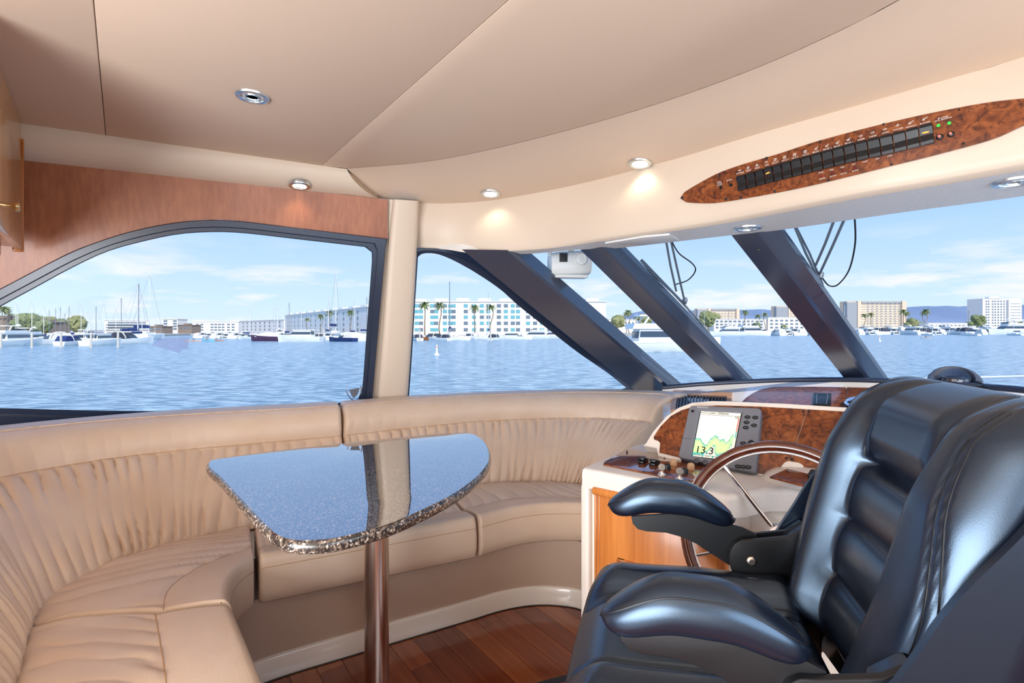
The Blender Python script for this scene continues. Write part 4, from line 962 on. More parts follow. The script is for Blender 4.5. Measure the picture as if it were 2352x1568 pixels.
for k, s_ in ((-2, '270'), (-1, '300'), (0, '330'), (1, '0'), (2, '30')):
    a = k*0.42; dirn = tv*math.cos(a)-ts*math.sin(a); sd = -(ts*math.cos(a)+tv*math.sin(a))
    part('card_number', on_frame(text_geo(s_, 0.014), cpz+dirn*0.0578+Z*0.023, -sd if False else Vector((-dirn.y, dirn.x, 0)), Z, dirn, 0.001), white_ink, cp, sm=0)
for k in range(-5, 6):
    a = k*0.2; dirn = tv*math.cos(a)-ts*math.sin(a); q = Vector((-dirn.y, dirn.x, 0)); c_ = cpz+dirn*0.050+Z*0.0375
    part('card_tick', ([c_+q*0.0014, c_-q*0.0014, c_-q*0.0014-dirn*0.007, c_+q*0.0014-dirn*0.007], [(0, 1, 2, 3)]), white_ink, cp, sm=0)
single('bow_rail', tube([at(2060, 871, 5.2), at(2240, 867, 4.9), at(2352, 864, 4.7), at(2600, 858, 4.3)], 0.012, 10), mat('white_rail', '#eef0f2', 0.2), 'thin white bow rail outside the windscreen at the right', 'railing')

# ================================================================== overhead burl switch panel
op = [(1565, 456), (1566, 449), (1571, 444), (1609, 421), (1656, 397), (1717, 376), (1790, 355), (1884, 325), (2031, 287), (2152, 260), (2261, 240), (2352, 229), (2420, 226), (2470, 232), (2470, 250), (2420, 268), (2352, 289), (2279, 321), (2152, 356), (2043, 383), (1935, 410), (1826, 435), (1717, 455), (1645, 466), (1591, 466), (1571, 462)]
opx = resample(catmull([Vector((u, v, 0)) for u, v in op], 260, True), 150, True)
PO = []
for p in opx:
    q, n = stick(bv_f, p.x, p.y)
    if q is not None: PO.append((q, n))
nav = sum((n for q, n in PO), Vector()).normalized()
ovp = root('switch_panel', tuple(stick(bv_f, 1950, 340)[0]), 'long pointed burl wood switch panel on the fascia above the windscreen', 'switch panel')
# the board follows the fascia: strips between matching points of the upper and lower edge
def of(u, v, h=0.0):
    q, n = stick(bv_f, u, v)
    if q is None: q, n = stick(bv_f, min(u, 2380), v)
    return q+n*h, n
up_e = px_res([(1565, 454), (1571, 444), (1609, 421), (1656, 397), (1717, 376), (1790, 355), (1884, 325), (2031, 287), (2152, 260), (2261, 240), (2352, 229), (2420, 226), (2475, 240)], 60)
lo_e = px_res([(1565, 456), (1571, 462), (1591, 466), (1645, 466), (1717, 455), (1826, 435), (1935, 410), (2043, 383), (2152, 356), (2279, 321), (2352, 289), (2420, 266), (2475, 244)], 60)
rowsb = []
for j in range(7):
    t = j/6; rowsb.append([of(lerp(a[0], b_[0], t), lerp(a[1], b_[1], t), 0.008)[0] for a, b_ in zip(up_e, lo_e)])
edge0 = [of(a[0], a[1], 0.0)[0] for a in up_e]; edge1 = [of(a[0], a[1], 0.0)[0] for a in lo_e]
bd = part('burl_board', loft([edge0]+rowsb+[edge1], False), burl_m, ovp, sm=40)
c4 = lambda x, y: (1500+x/2.7606, 200+y/2.7606)
sxs = [(547, 590), (575+57/2-0, 0)]
xs = [540, 603, 662, 718, 773, 829, 889, 953, 1016, 1084, 1153, 1223, 1295, 1370, 1448, 1528, 1608, 1692, 1782]
def ymid(x):
    K = [(540, 617), (745, 560), (990, 497), (1260, 427), (1490, 375), (1782, 300)]
    for (a, ya), (b_, yb) in zip(K, K[1:]):
        if x <= b_: return lerp(ya, yb, (x-a)/(b_-a))
    return 300
for i in range(18):
    x0_, x1_ = xs[i]+4, xs[i+1]-4; hh = lerp(88, 118, i/17)
    def cn(x, y, h): u, v = c4(x, y); return of(u, v, h)[0]
    sk = 10
    cs = [(x0_-sk*0.3, ymid(x0_)-hh/2), (x1_-sk*0.3, ymid(x1_)-hh/2), (x1_+sk, ymid(x1_)+hh/2), (x0_+sk, ymid(x0_)+hh/2)]
    L0 = []; 
    for t, h in ((0.0, 0.009), (0.0, 0.020), (0.15, 0.022), (0.5, 0.015), (0.85, 0.020), (1.0, 0.018), (1.0, 0.009)):
        a = (lerp(cs[0][0], cs[3][0], t), lerp(cs[0][1], cs[3][1], t)); b_ = (lerp(cs[1][0], cs[2][0], t), lerp(cs[1][1], cs[2][1], t))
        L0.append([cn(a[0], a[1], h), cn(b_[0], b_[1], h)])
    m_ = len(L0); g = loft(L0, False)
    g = join(g, ([l[0] for l in L0], [tuple(range(m_))]), ([l[1] for l in L0], [tuple(reversed(range(m_)))]))
    s_ = part('rocker_switch', g, blackp, ovp, sm=20)
    if i in (3, 17):
        xm = (x0_+x1_)/2; ym = ymid(xm)-8; w_ = (x1_-x0_)*0.30
        p0, nn = of(*c4(xm, ym), 0.0205); pa = of(*c4(xm-w_, ym+5), 0.0205)[0]; pb_ = of(*c4(xm+w_, ym-6), 0.0205)[0]; ax_ = (pb_-pa)/2; bx_ = nn.cross(ax_).normalized()*0.0022
        part('indicator_lamp', ([p0+ax_*math.cos(k/12*2*math.pi)+bx_*math.sin(k/12*2*math.pi)+nn*0.0015 for k in range(12)], [tuple(range(12))]), led_orange, s_, sm=0)
xs_l = [560, 613, 670, 730, 785, 845, 908, 975, 1045, 1113, 1180, 1250, 1325, 1400, 1478, 1558, 1640, 1728]
ys_l = [548, 532, 516, 498, 482, 468, 452, 434, 415, 398, 380, 360, 340, 320, 298, 275, 258, 235]
tx = ['HORN', 'NAV', 'ANC', 'INS', 'ACCY', 'ACCY', 'ACCY', 'ACCY', 'BILGE 1', 'BILGE 2', 'BILGE 1', 'BILGE 1', 'WIPER', 'WIPER', 'WIPER', 'WASHER', 'DEFROST', 'BLOWER']
ICON = {}
def ringpoly(cx, cy, r, w, n=14, a0=0, a1=2*math.pi):
    V = []; F = []
    for k in range(n+1):
        a = lerp(a0, a1, k/n); V += [Vector((cx+math.cos(a)*r, cy+math.sin(a)*r, 0)), Vector((cx+math.cos(a)*(r-w), cy+math.sin(a)*(r-w), 0))]
        if k: F.append((2*k-2, 2*k, 2*k+1, 2*k-1))
    return V, F
def quadp(*p): return [Vector((x, y, 0)) for x, y in p], [tuple(range(len(p)))]
def bar(x0, y0, x1, y1, w):
    d = Vector((x1-x0, y1-y0, 0)).normalized(); n = Vector((-d.y, d.x, 0))*w/2; a, b_ = Vector((x0, y0, 0)), Vector((x1, y1, 0)); return [a-n, b_-n, b_+n, a+n], [(0, 1, 2, 3)]
ic_horn = join(quadp((-0.9, 0.3), (-0.6, 0.25), (-0.6, -0.15), (-0.9, -0.3)), quadp((-0.6, 0.12), (0.9, 0.3), (0.9, -0.25), (-0.6, -0.08)))
ic_lamp = join(ringpoly(0, 0, 0.5, 0.16), *[bar(0.55*math.cos(a), 0.55*math.sin(a), 0.85*math.cos(a), 0.85*math.sin(a), 0.16) for a in [k*math.pi/4 for k in range(8)]], bar(0, -0.25, 0, 0.25, 0.14))
ic_dome = join(bar(-0.9, 0.4, 0.9, 0.4, 0.14), ringpoly(0, 0.35, 0.45, 0.15, 10, math.pi, 2*math.pi), bar(-0.5, -0.2, -0.75, -0.5, 0.13), bar(0, -0.3, 0, -0.6, 0.13), bar(0.5, -0.2, 0.75, -0.5, 0.13))
ic_plug = join(bar(-0.6, 0.55, 0.6, 0.55, 0.18), bar(-0.6, -0.55, 0.6, -0.55, 0.18), bar(-0.6, -0.55, -0.6, 0.55, 0.18), bar(0.6, -0.55, 0.6, 0.55, 0.18), bar(-0.2, -0.15, -0.2, 0.2, 0.16), bar(0.2, -0.15, 0.2, 0.2, 0.16), bar(-0.3, 0.36, 0.3, 0.36, 0.1))
ic_pump = join(ringpoly(-0.1, -0.1, 0.55, 0.15), ringpoly(-0.1, -0.1, 0.2, 0.19), bar(0.3, 0.25, 0.75, 0.8, 0.2), bar(-0.6, -0.2, -0.85, 0.1, 0.14))
ic_wipe = join(ringpoly(0, -0.6, 1.15, 0.14, 10, math.pi*0.25, math.pi*0.75), ringpoly(0, -0.6, 0.45, 0.14, 8, math.pi*0.25, math.pi*0.75), bar(-0.78, 0.2, -0.3, -0.3, 0.13), bar(0.78, 0.2, 0.3, -0.3, 0.13), bar(0, -0.45, 0.45, 0.3, 0.12))
ic_wash = join(ringpoly(0, -0.5, 1.0, 0.14, 10, math.pi*0.2, math.pi*0.8), bar(0, -0.5, 0, 0.7, 0.13), bar(-0.3, 0.6, 0, 0.75, 0.13), bar(0.3, 0.6, 0, 0.75, 0.13), bar(-0.7, -0.1, 0.7, -0.1, 0.12))
ic_blow = join(ringpoly(-0.3, -0.1, 0.5, 0.14), ringpoly(-0.3, -0.1, 0.18, 0.17), bar(-0.1, 0.4, 0.5, 0.55, 0.14), bar(0.2, 0.1, 0.6, 0.3, 0.12), bar(0.65, 0.7, 1.1, 0.8, 0.1), bar(0.65, 0.5, 1.1, 0.58, 0.1), bar(0.65, 0.3, 1.1, 0.35, 0.1))
icons = [ic_horn, ic_lamp, ic_lamp, ic_dome]+[ic_plug]*4+[ic_pump]*4+[ic_wipe]*3+[ic_wash, ic_blow, ic_blow]
def oframe(x, y):
    u, v = c4(x, y); p, n = of(u, v, 0.0092); a = (of(*c4(x+10, y-2.6))[0]-of(*c4(x-10, y+2.6))[0]).normalized(); b_ = n.cross(a).normalized(); b_ = b_ if b_.z > 0 else -b_
    k = (of(*c4(x+10, y-2.6))[0]-of(*c4(x-10, y+2.6))[0]).length/20.7
    return p, a, b_, n, k
for i in range(18):
    x, y = xs_l[i], ys_l[i]; p, a, b_, n, k = oframe(x, y)
    part('lettering', on_frame(text_geo(tx[i], 17*k), p, a, b_, n, 0.0008), white_ink, bd, sm=0)
    sz = lerp(11, 19, i/17); p, a, b_, n, k = oframe(x-3, y-lerp(17, 22, i/17))
    part('switch_symbol', on_frame(([v*sz*k for v in icons[i][0]], icons[i][1]), p, a, b_, n, 0.0008), white_ink, bd, sm=0)
def olet(s, x, y, hpx, m_=white_ink):
    p, a, b_, n, k = oframe(x, y); part('lettering', on_frame(text_geo(s, hpx*k), p, a, b_, n, 0.0008), m_, bd, sm=0)
for s, x, y in (('HIGH', 426, 603), ('WATER', 428, 613), ('ALARM', 430, 623), ('DIMMER', 492, 592)): olet(s, x, y, 10)
for s, x, y in (('FWD', 1073, 545), ('MID', 1141, 528), ('MID', 1209, 512), ('AFT', 1280, 493), ('AUTO', 1082, 583), ('AUTO', 1149, 567), ('AUTO', 1217, 551), ('AUTO', 1289, 534), ('PORT', 1352, 477), ('MID', 1428, 459), ('STBD', 1506, 441)): olet(s, x, y, 15)
for s, x, y in (('BLOWER', 1842, 202), ('AUX.', 1808, 222), ('BREAKER', 1864, 208)): olet(s, x, y, 17)
def odot(x, y, r, m_, nm, h=0.004):
    p, a, b_, n, k = oframe(x, y); part(nm, lathe([(r*k, 0.0), (r*k*0.9, h*0.6), (r*k*0.5, h), (0.0, h)], 14, p, n), m_, ovp)
for x, y in ((1075, 566), (1144, 549), (1211, 532), (1284, 516)): odot(x, y, 8.5, led_red, 'indicator_led')
for x, y in ((1813, 251), (1882, 236)): odot(x, y, 13, led_green, 'indicator_led', 0.006)
for x, y in ((1822, 322), (1893, 305)):
    odot(x, y, 26, blackp, 'breaker_boss', 0.006); p, a, b_, n, k = oframe(x, y); part('breaker_button', lathe([(11*k, 0.006), (10*k, 0.011), (0.0, 0.012)], 14, p, n), breaker_red, ovp)
for x, y, r in ((437, 639, 8), (503, 622, 10)): odot(x, y, r, blackp, 'panel_knob', 0.008)
for x, y in ((193, 704), (429, 564), (726, 455), (1066, 351), (1466, 245), (1943, 152), (470, 709), (779, 661), (1120, 593), (1515, 494), (1971, 361), (565, 697)): odot(x, y, 9, rubber, 'screw', 0.003)

# ================================================================== helm platform edge
hp0, hp1 = atz(1236, 1567, 0.09), atz(1338, 1540, 0.09)
hd = (hp1-hp0).normalized(); hq_ = Vector((hd.y, -hd.x, 0))
plat = root('helm_step', (hp0.x, hp0.y, 0), 'low helm platform with a black rubber nosing beside the chair', 'step')
pa, pb2 = hp0-hd*0.12, hp0+hd*0.145
pl_poly = [Vector((p[0], p[1], 0.001)) for p in ((pa.x, pa.y), (pb2.x, pb2.y), (0.80, 1.33), (0.80, 0.60), (0.02, 0.60))]
pin = sum(pl_poly, Vector())/5
part('platform', prism([p.lerp(pin, 0.02) for p in pl_poly], Z*0.088), pm[2], plat, sm=0)
part('rubber_nosing', obox((hp0.x, hp0.y, 0), hd, hq_, Z, (-0.12, 0.145), (-0.006, 0.03), (0.001, 0.0905), 0.006), rubber, plat)

# ================================================================== wipers and searchlight outside the windscreen
def outside(q, h):
    n = (q[1]-q[0]).cross(q[3]-q[0]).normalized(); n = n if n.dot(EF) > 0 else -n; return Plane(q[0]+n*h, n)
wa = mat('wiper_grey', '#5d6874', 0.4)
def wiper(q, arms, blade, hose, joint, label):
    pl = outside(q, 0.05); pl2 = outside(q, 0.025)
    r = root('windscreen_wiper', tuple(pl.hit(*arms[0][0])), label, 'wiper', 'windscreen wipers')
    for a in arms: part('arm', tube([pl.hit(*p) for p in a], 0.006, 8), wa, r)
    part('blade', join(tube([pl2.hit(*p) for p in blade], 0.006, 6), tube([pl.hit(lerp(blade[0][0], blade[-1][0], t)+2, lerp(blade[0][1], blade[-1][1], t)-6*(1-abs(2*t-1))-2) for t in [k/8 for k in range(9)]], 0.005, 6)), wa, r)
    part('hose', tube(catmull([pl.hit(*p) for p in hose], 40), 0.0035, 6), rubber, r)
    part('joint', lathe([(0.0, -0.02), (0.014, -0.018), (0.016, 0.0), (0.012, 0.016), (0.0, 0.018)], 14, pl.hit(*joint), pl.n), wa, r)
wiper(panes[1], [[(1529, 548), (1540, 610), (1553, 668)], [(1540, 548), (1556, 620), (1572, 690)]], [(1472, 598), (1500, 630), (1545, 672), (1600, 730), (1655, 800)], [(1544, 556), (1560, 582), (1590, 605), (1597, 622), (1580, 643), (1552, 653)], (1573, 690), 'windscreen wiper with looped hose in the middle pane')
wiper(panes[2], [[(1916, 505), (1895, 560), (1874, 608)], [(1940, 502), (1910, 570), (1882, 630)]], [(1827, 524), (1850, 580), (1870, 620), (1888, 655)], [(1963, 498), (1964, 560), (1950, 620), (1925, 653), (1905, 656), (1890, 640), (1885, 630)], (1884, 632), 'windscreen wiper with looped hose in the right-hand pane')
sp = at(1306, 606, 3.05)
sl = root('searchlight', tuple(at(1306, 640, 3.05)), 'white searchlight hanging outside the windscreen between the two left pillars', 'searchlight')
slw = mat('searchlight_white', '#dcdcd8', 0.35)
sX = Vector((1, 0.12, 0)).normalized(); sY = Vector((-0.12, 1, 0)).normalized()
def sbx(a, b_, c, bev=0.02): return obox(sp, sX, sY, Z, a, b_, c, bev, 3)
housing = []
for t in range(9):
    x = lerp(-0.118, 0.125, t/8); sc_ = 1-0.10*abs(2*t/8-1)**4; dzz = 0.018*(t/8)
    housing.append([sp+sX*x+sY*(0.085*math.cos(a)*abs(math.cos(a))**-0.3 if abs(math.cos(a)) > 1e-3 else 0)*sc_+Z*((0.078*math.sin(a)*abs(math.sin(a))**-0.3 if abs(math.sin(a)) > 1e-3 else 0)*sc_+dzz-0.012) for a in [k/24*2*math.pi+0.01 for k in range(24)]])
part('housing', loft(housing, True, True, True), slw, sl, sm=50)
part('mount', join(sbx((-0.125, -0.105), (-0.02, 0.02), (0.04, 0.12), 0.004), sbx((0.00, 0.03), (-0.02, 0.02), (0.06, 0.13), 0.004)), slw, sl)
part('bezel', lathe([(0.036, 0.0), (0.04, 0.012), (0.034, 0.016), (0.03, 0.006)], 28, sp+sX*0.052-sY*0.078+Z*0.018, -sY), slw, sl)
part('lens', lathe([(0.031, 0.006), (0.02, 0.010), (0.0, 0.011)], 24, sp+sX*0.052-sY*0.078+Z*0.018, -sY), lens_off, sl)
part('dark_window', sbx((-0.075, -0.028), (-0.09, -0.082), (0.0, 0.052), 0.002), rubber, sl)
part('lower_lip', sbx((-0.10, 0.10), (-0.088, 0.0), (-0.092, -0.072), 0.008), slw, sl)
# ================================================================== helm chair (built in its own frame: x ahead, y to its left, z up)
CF = Vector((-0.963, 0.27, 0)).normalized()
CO = Vector((0.3685, 0.949, 0))
ch = root('helm_chair', tuple(CO), 'black leather helm chair with padded armrests turned towards the settee', 'chair', rotz=math.atan2(CF.y, CF.x))
chM = Matrix.Translation(CO) @ Matrix.Rotation(math.atan2(CF.y, CF.x), 4, 'Z'); chI = chM.inverted()
def cpart(nm, g, m_, par=None, sm=60, label=None):
    if par is not None: g = offset(g, -par.location)
    return part(nm, g, m_, par or ch, local=True, sm=sm, label=label)
def sgn(x): return -1.0 if x < 0 else 1.0
def bumpf(x, c, w): return math.exp(-((x-c)/w)**2)
# ---- backrest
BB, BT = Vector((-0.262, 0, 0.740)), Vector((-0.398, 0, 1.262))
bu = (BT-BB).normalized(); bf = Vector((bu.z, 0, -bu.x))          # up the back / out of its front
def half(h):
    w = lerp(0.222, 0.268, smooth(0.0, 0.45, h))-0.012*smooth(0.55, 0.95, h)
    if h > 0.86: w *= 1-0.16*((h-0.86)/0.14)**2.4
    if h < 0.10: w *= 1-0.10*((0.10-h)/0.10)**2
    return w
GR = (0.225, 0.435, 0.645)                        # grooves between the lumbar rolls
def front(w, h):
    aw = abs(w)
    ins_ = lerp(0.46, 0.50, h)
    bol = 0.060*smooth(ins_-0.07, ins_+0.16, aw)*(1-0.55*smooth(0.62, 0.95, h))
    f = 0.045+bol
    if h < 0.645:
        m = 1-smooth(ins_-0.06, ins_+0.05, aw)
        segs = [0.0]+list(GR); 
        lo = max(s for s in segs if s <= h); hi = min([s for s in GR if s > h])
        t = (h-lo)/max(1e-6, hi-lo); puff = math.sqrt(max(0.0, math.sin(math.pi*min(1, max(0, t)))))
        f += m*(0.019*puff-0.006)
    hd = smooth(0.65, 0.76, h); m2 = 1-smooth(0.34, 0.54, aw)
    f += 0.020*hd*m2
    f += -0.020*bumpf(h, 0.655, 0.018)*(1-smooth(0.40, 0.52, aw))
    for s in (0.445, 0.480):                     # twin seams either side of the head panel
        f -= 0.0045*bumpf(aw, s, 0.010)*smooth(0.60, 0.72, h)
    f -= 0.0045*bumpf(aw, lerp(0.86, 0.80, h)+0.05*math.sin(h*5), 0.012)+0.003*bumpf(aw, lerp(0.90, 0.84, h)+0.05*math.sin(h*5), 0.010)
    f -= 0.009*bumpf(aw, ins_-0.01, 0.03)*(1-smooth(0.60, 0.70, h))
    return f
NU, NV = 120, 130
def bpos(w, h, side):
    e = max(abs(w)**7, abs(2*h-1)**16); rim = math.sqrt(max(0.0, 1-e**1.0)) if e < 1 else 0.0
    # rounded rim: both faces meet in the middle of the thickness
    mid = 0.0
    fr_ = front(w, h)
    curl = -0.05*smooth(0.80, 1.0, h)**2           # the head rolls backwards at the top
    off = mid+(fr_*rim if side > 0 else -0.012*rim)+curl
    return BB+bu*((BT-BB).length*h)+Vector((0, 1, 0))*(half(h)*w)+bf*off
def sp_(t): return math.copysign(1-(1-abs(2*t-1))**1.35, 2*t-1)   # denser towards the rim
def hh_(t): return (sp_(t)+1)/2
fr_l = [[bpos(sp_(i/(NU-1)), hh_(j/(NV-1)), 1) for i in range(NU)] for j in range(NV)]
bk_l = [[bpos(sp_(i/(NU-1)), hh_(j/(NV-1)), -1) for i in range(NU)] for j in range(NV)]
backr = cpart('backrest', join(loft(fr_l, False), loft(bk_l, False)), blackl, sm=75)
for s in (-1, 1):
    for a in (0.445, 0.480):
        cpart('seam', tube([bpos(s*a, h, 1)+bf*0.0002 for h in [0.67+0.32*k/30 for k in range(31)]], 0.0016, 5), blackp, backr)
    for a, b_ in ((0.86, 0.80), (0.905, 0.845)):
        cpart('seam', tube([bpos(s*(lerp(a, b_, h)+0.05*math.sin(h*5)), h, 1)+bf*0.0002 for h in [0.06+0.88*k/40 for k in range(41)]], 0.0015, 5), blackp, backr)
# ---- moulded shell behind the backrest, its wings running forward at the bottom
def shell(phi, h):
    """phi -1..1 round the back from wing to wing; h 0 bottom .. 1 top."""
    hb = lerp(-0.16, 0.93, h); c = BB+bu*((BT-BB).length*hb)
    wd = lerp(0.255, 0.272, smooth(0, 0.4, h))*(1-0.25*smooth(0.8, 1.0, h)**2); back = -0.016-0.012*math.sin(h*math.pi)
    wing = 0.130-0.045*smooth(0.05, 0.50, hb)-0.065*smooth(0.40, 0.82, hb)-0.05*smooth(0.75, 0.93, hb)   # how far the side comes forward of the back's own plane
    a = abs(phi)
    if a < 0.45: x, y = back-0.022*(1-(a/0.45)**2), wd*0.90*(a/0.45)
    else:
        t = (a-0.45)/0.55; tt = smooth(0, 0.35, t)
        x = lerp(back, wing, t**1.2); y = wd*lerp(0.90, 1.0, tt)
    return c+bf*x+Vector((0, math.copysign(y, phi), 0))
def sh_loops(k): return [[shell(2*i/60-1, j/30)+bf*(-k if abs(2*i/60-1) < 0.6 else 0)+Vector((0, sgn(2*i/60-1)*k*(1 if abs(2*i/60-1) >= 0.4 else 0), 0)) for i in range(61)] for j in range(31)]
o_, i_ = sh_loops(0.012), sh_loops(0.0)
rim_ = loft([o_[0]+[r[-1] for r in o_[1:]]+o_[-1][::-1][1:]+[r[0] for r in o_[::-1]][1:-1], i_[0]+[r[-1] for r in i_[1:]]+i_[-1][::-1][1:]+[r[0] for r in i_[::-1]][1:-1]], True)
cpart('back_shell', join(loft(o_, False), loft(i_, False), rim_), blackl, sm=50)
# ---- seat
def seat(a, b, side):
    """a -1..1 rear to front, b -1..1 across."""
    e = max(abs(a)**9, abs(b)**8); rim = math.sqrt(max(0.0, 1-e)) if e < 1 else 0.0
    wd = 0.272*(1-0.10*smooth(-0.4, -1.0, a)-0.03*smooth(0.6, 1.0, a)); x = 0.022+0.232*a-0.02*abs(b)**3*(a > 0)*a
    ab = abs(b); top = 0.072+0.040*smooth(0.40, 0.66, ab)-0.010*smooth(-0.2, 0.6, a)+0.018*smooth(-0.5, -1, a)
    for s in (0.46, 0.50): top -= 0.0045*bumpf(ab, s, 0.012)
    top -= 0.006*bumpf(ab, 0.41, 0.02)
    top -= 0.030*smooth(0.55, 1.0, a)**2
    if side < 0: return Vector((x-0.01*(1-rim), wd*b, 0.700-0.055*rim))
    return Vector((x, wd*b, 0.700+top*rim))
NS = 96
seatp = cpart('seat', join(loft([[seat(sp_(i/(NS-1)), sp_(j/(NS-1)), 1) for i in range(NS)] for j in range(NS)], False), loft([[seat(sp_(i/(NS-1)), sp_(j/(NS-1)), -1) for i in range(NS)] for j in range(NS)], False)), blackl, sm=75)
for s in (-1, 1):
    for q in (0.46, 0.50): cpart('seam', tube([seat(a, s*q, 1)+Vector((0, 0, 0.0003)) for a in [-0.9+1.84*k/40 for k in range(41)]], 0.0016, 5), blackp, seatp)
# ---- armrests
def arm(s):
    yc = (0.243 if s < 0 else 0.228)*s
    def sec(t):                                  # t -1 (rear) .. 1 (front)
        x = 0.045-0.014*s+0.143*t; r = max(0.0, 1-abs(t)**3.0)**0.5; zc = (0.948 if s < 0 else 0.940)-0.034*smooth(0.1, 1.0, t)**1.4-0.034*smooth(0.1, 1.0, max(0.0, -t))**1.3
        w, up_, dn = 0.046*r, 0.043*r, 0.034*r
        out = []
        for k in range(28):
            a = 2*math.pi*k/28; cy, sy_ = math.cos(a), math.sin(a)
            out.append(Vector((x+0.018*sy_*0.2, yc+w*sgn(cy)*abs(cy)**0.8, zc+(up_ if sy_ > 0 else dn)*sgn(sy_)*abs(sy_)**0.85)))
        return out
    ts_ = [math.copysign(1-(1-abs(2*k/48-1))**1.6, 2*k/48-1) for k in range(49)]
    pad = cpart('arm_pad', loft([sec(t) for t in ts_], True, True, True), blackl, sm=70)
    for sd in (0, 14):                           # seam round the widest line of the pad
        cpart('seam', tube([sec(t*0.985)[(3 if sd == 0 else 11)]+Vector((0, 0, 0.0006)) for t in ts_[1:-1]], 0.0015, 5), blackp, pad)
    # bracket outline measured in the plane of the far arm, mirrored for the near one
    yb = -0.232; pl = Plane(chM @ Vector((0, yb, 0.8)), chM.to_3x3() @ Vector((0, 1, 0)))
    def loc(px): 
        out = []
        for u, v in px:
            q = chI @ pl.hit(u, v); out.append(Vector((q.x, s*abs(yb), q.z)))
        return out
    a_px = [(1450, 1186), (1453, 1202), (1465, 1215), (1485, 1220), (1530, 1223), (1566, 1233), (1599, 1248), (1629, 1268), (1674, 1297), (1705, 1305), (1735, 1285), (1745, 1250), (1738, 1227), (1707, 1213), (1650, 1198), (1620, 1188), (1540, 1180)]
    b_px = [(1690, 1318), (1676, 1298), (1671, 1274), (1674, 1255), (1684, 1239), (1700, 1231), (1722, 1231), (1806, 1223), (1850, 1203), (1852, 1260), (1838, 1325), (1785, 1332), (1740, 1330)]
    cpart('arm_bracket', prism(loc(a_px), Vector((0, 0.010*s, 0)), 0.002), blackp, sm=30)
    mt_ = cpart('pivot_plate', prism([p+Vector((0, 0.011*s, 0)) for p in loc(b_px)], Vector((0, 0.012*s, 0)), 0.003), blackp, sm=30)
    if s < 0: pv = [p-Vector((0, 0.013*s, 0)) for p in loc(b_px)]; cpart('pivot_plate', prism([p+Vector((0, 0.011*s*0, 0)) for p in pv], Vector((0, -0.010*s, 0)), 0.003), blackp, sm=30)
    c = loc([(1722, 1279)])[0]
    cpart('pivot_bolt', lathe([(0.011, 0.0), (0.011, 0.003), (0.008, 0.006), (0.004, 0.0065), (0.0, 0.005)], 18, c+Vector((0, -0.021*s if s < 0 else 0.024*s, 0)), (0, -s if s < 0 else s, 0)), steel, sm=40)
    bt_ = loc([(1800, 1232), (1846, 1205), (1838, 1322), (1788, 1330)])
    cpart('rubber_boot', prism([p-Vector((0, 0.012*s, 0)) for p in bt_], Vector((0, 0.052*s, 0)), 0.010), blackl, sm=50)
arm(-1); arm(1)
# ---- mechanism and pedestal
cpart('seat_pan', rbox((0.0, 0, 0.622), (0.36, 0.40, 0.045), 0.012, 3), blackp)
for s in (-1, 1): cpart('side_plate', rbox((-0.17, 0.20*s, 0.655), (0.16, 0.018, 0.13), 0.006, 2), blackp)
cpart('swivel_post', lathe([(0.055, 0.09), (0.055, 0.585), (0.10, 0.600)], 28), steel)
cpart('post_base', lathe([(0.18, 0.0895), (0.18, 0.098), (0.12, 0.115), (0.06, 0.125)], 32), blackp)
# ================================================================== the harbour outside
WZ = -1.65; EYE = HC-WZ
def wat(u, d, z=0.0): return Vector(((u-1176.0)/FPX*d, d, WZ+z))
def dv(v): return EYE*FPX/(v-VH)                 # distance of the water surface seen at row v
def hz(v, d): return EYE+(VH-v)/FPX*d            # height above the water of a point at row v
# ---- water
wm = bpy.data.materials.new('harbour_water'); wm.use_nodes = True; wnt = wm.node_tree; wbs = wnt.nodes['Principled BSDF']
wbs.inputs['Base Color'].default_value = S('#2f6390'); wbs.inputs['Roughness'].default_value = 0.18; wbs.inputs['IOR'].default_value = 1.33
tcw = wnt.nodes.new('ShaderNodeTexCoord'); hts = []
for sc_, st_, rot in ((1.7, (0.5, 1.7, 1), 0.2), (4.2, (0.6, 1.5, 1), -0.3), (0.22, (0.5, 1.7, 1), 0.1)):
    mpw = wnt.nodes.new('ShaderNodeMapping'); mpw.inputs['Scale'].default_value = st_; mpw.inputs['Rotation'].default_value = (0, 0, rot)
    nzw = wnt.nodes.new('ShaderNodeTexNoise'); nzw.inputs['Scale'].default_value = sc_; nzw.inputs['Detail'].default_value = 4; nzw.inputs['Roughness'].default_value = 0.6; nzw.inputs['Distortion'].default_value = 0.4
    wnt.links.new(tcw.outputs['Object'], mpw.inputs[0]); wnt.links.new(mpw.outputs[0], nzw.inputs['Vector']); hts.append((nzw, {1.7: 1.0, 4.2: 0.35, 0.22: 2.4}[sc_]))
acc_ = None
for nzw, w_ in hts:
    ml = wnt.nodes.new('ShaderNodeMath'); ml.operation = 'MULTIPLY'; ml.inputs[1].default_value = w_; wnt.links.new(nzw.outputs[0], ml.inputs[0])
    if acc_ is None: acc_ = ml
    else:
        ad = wnt.nodes.new('ShaderNodeMath'); ad.operation = 'ADD'; wnt.links.new(acc_.outputs[0], ad.inputs[0]); wnt.links.new(ml.outputs[0], ad.inputs[1]); acc_ = ad
bw = wnt.nodes.new('ShaderNodeBump'); bw.inputs['Strength'].default_value = 1.0; bw.inputs['Distance'].default_value = 0.22
wnt.links.new(acc_.outputs[0], bw.inputs['Height']); wnt.links.new(bw.outputs[0], wbs.inputs['Normal'])
crw = wnt.nodes.new('ShaderNodeValToRGB'); crw.color_ramp.elements[0].position = 0.41; crw.color_ramp.elements[1].position = 0.60
crw.color_ramp.elements[0].color = S('#507d98'); crw.color_ramp.elements[1].color = S('#b4cfdc')
wnt.links.new(hts[0][0].outputs[0], crw.inputs[0]); wnt.links.new(crw.outputs[0], wbs.inputs['Base Color'])
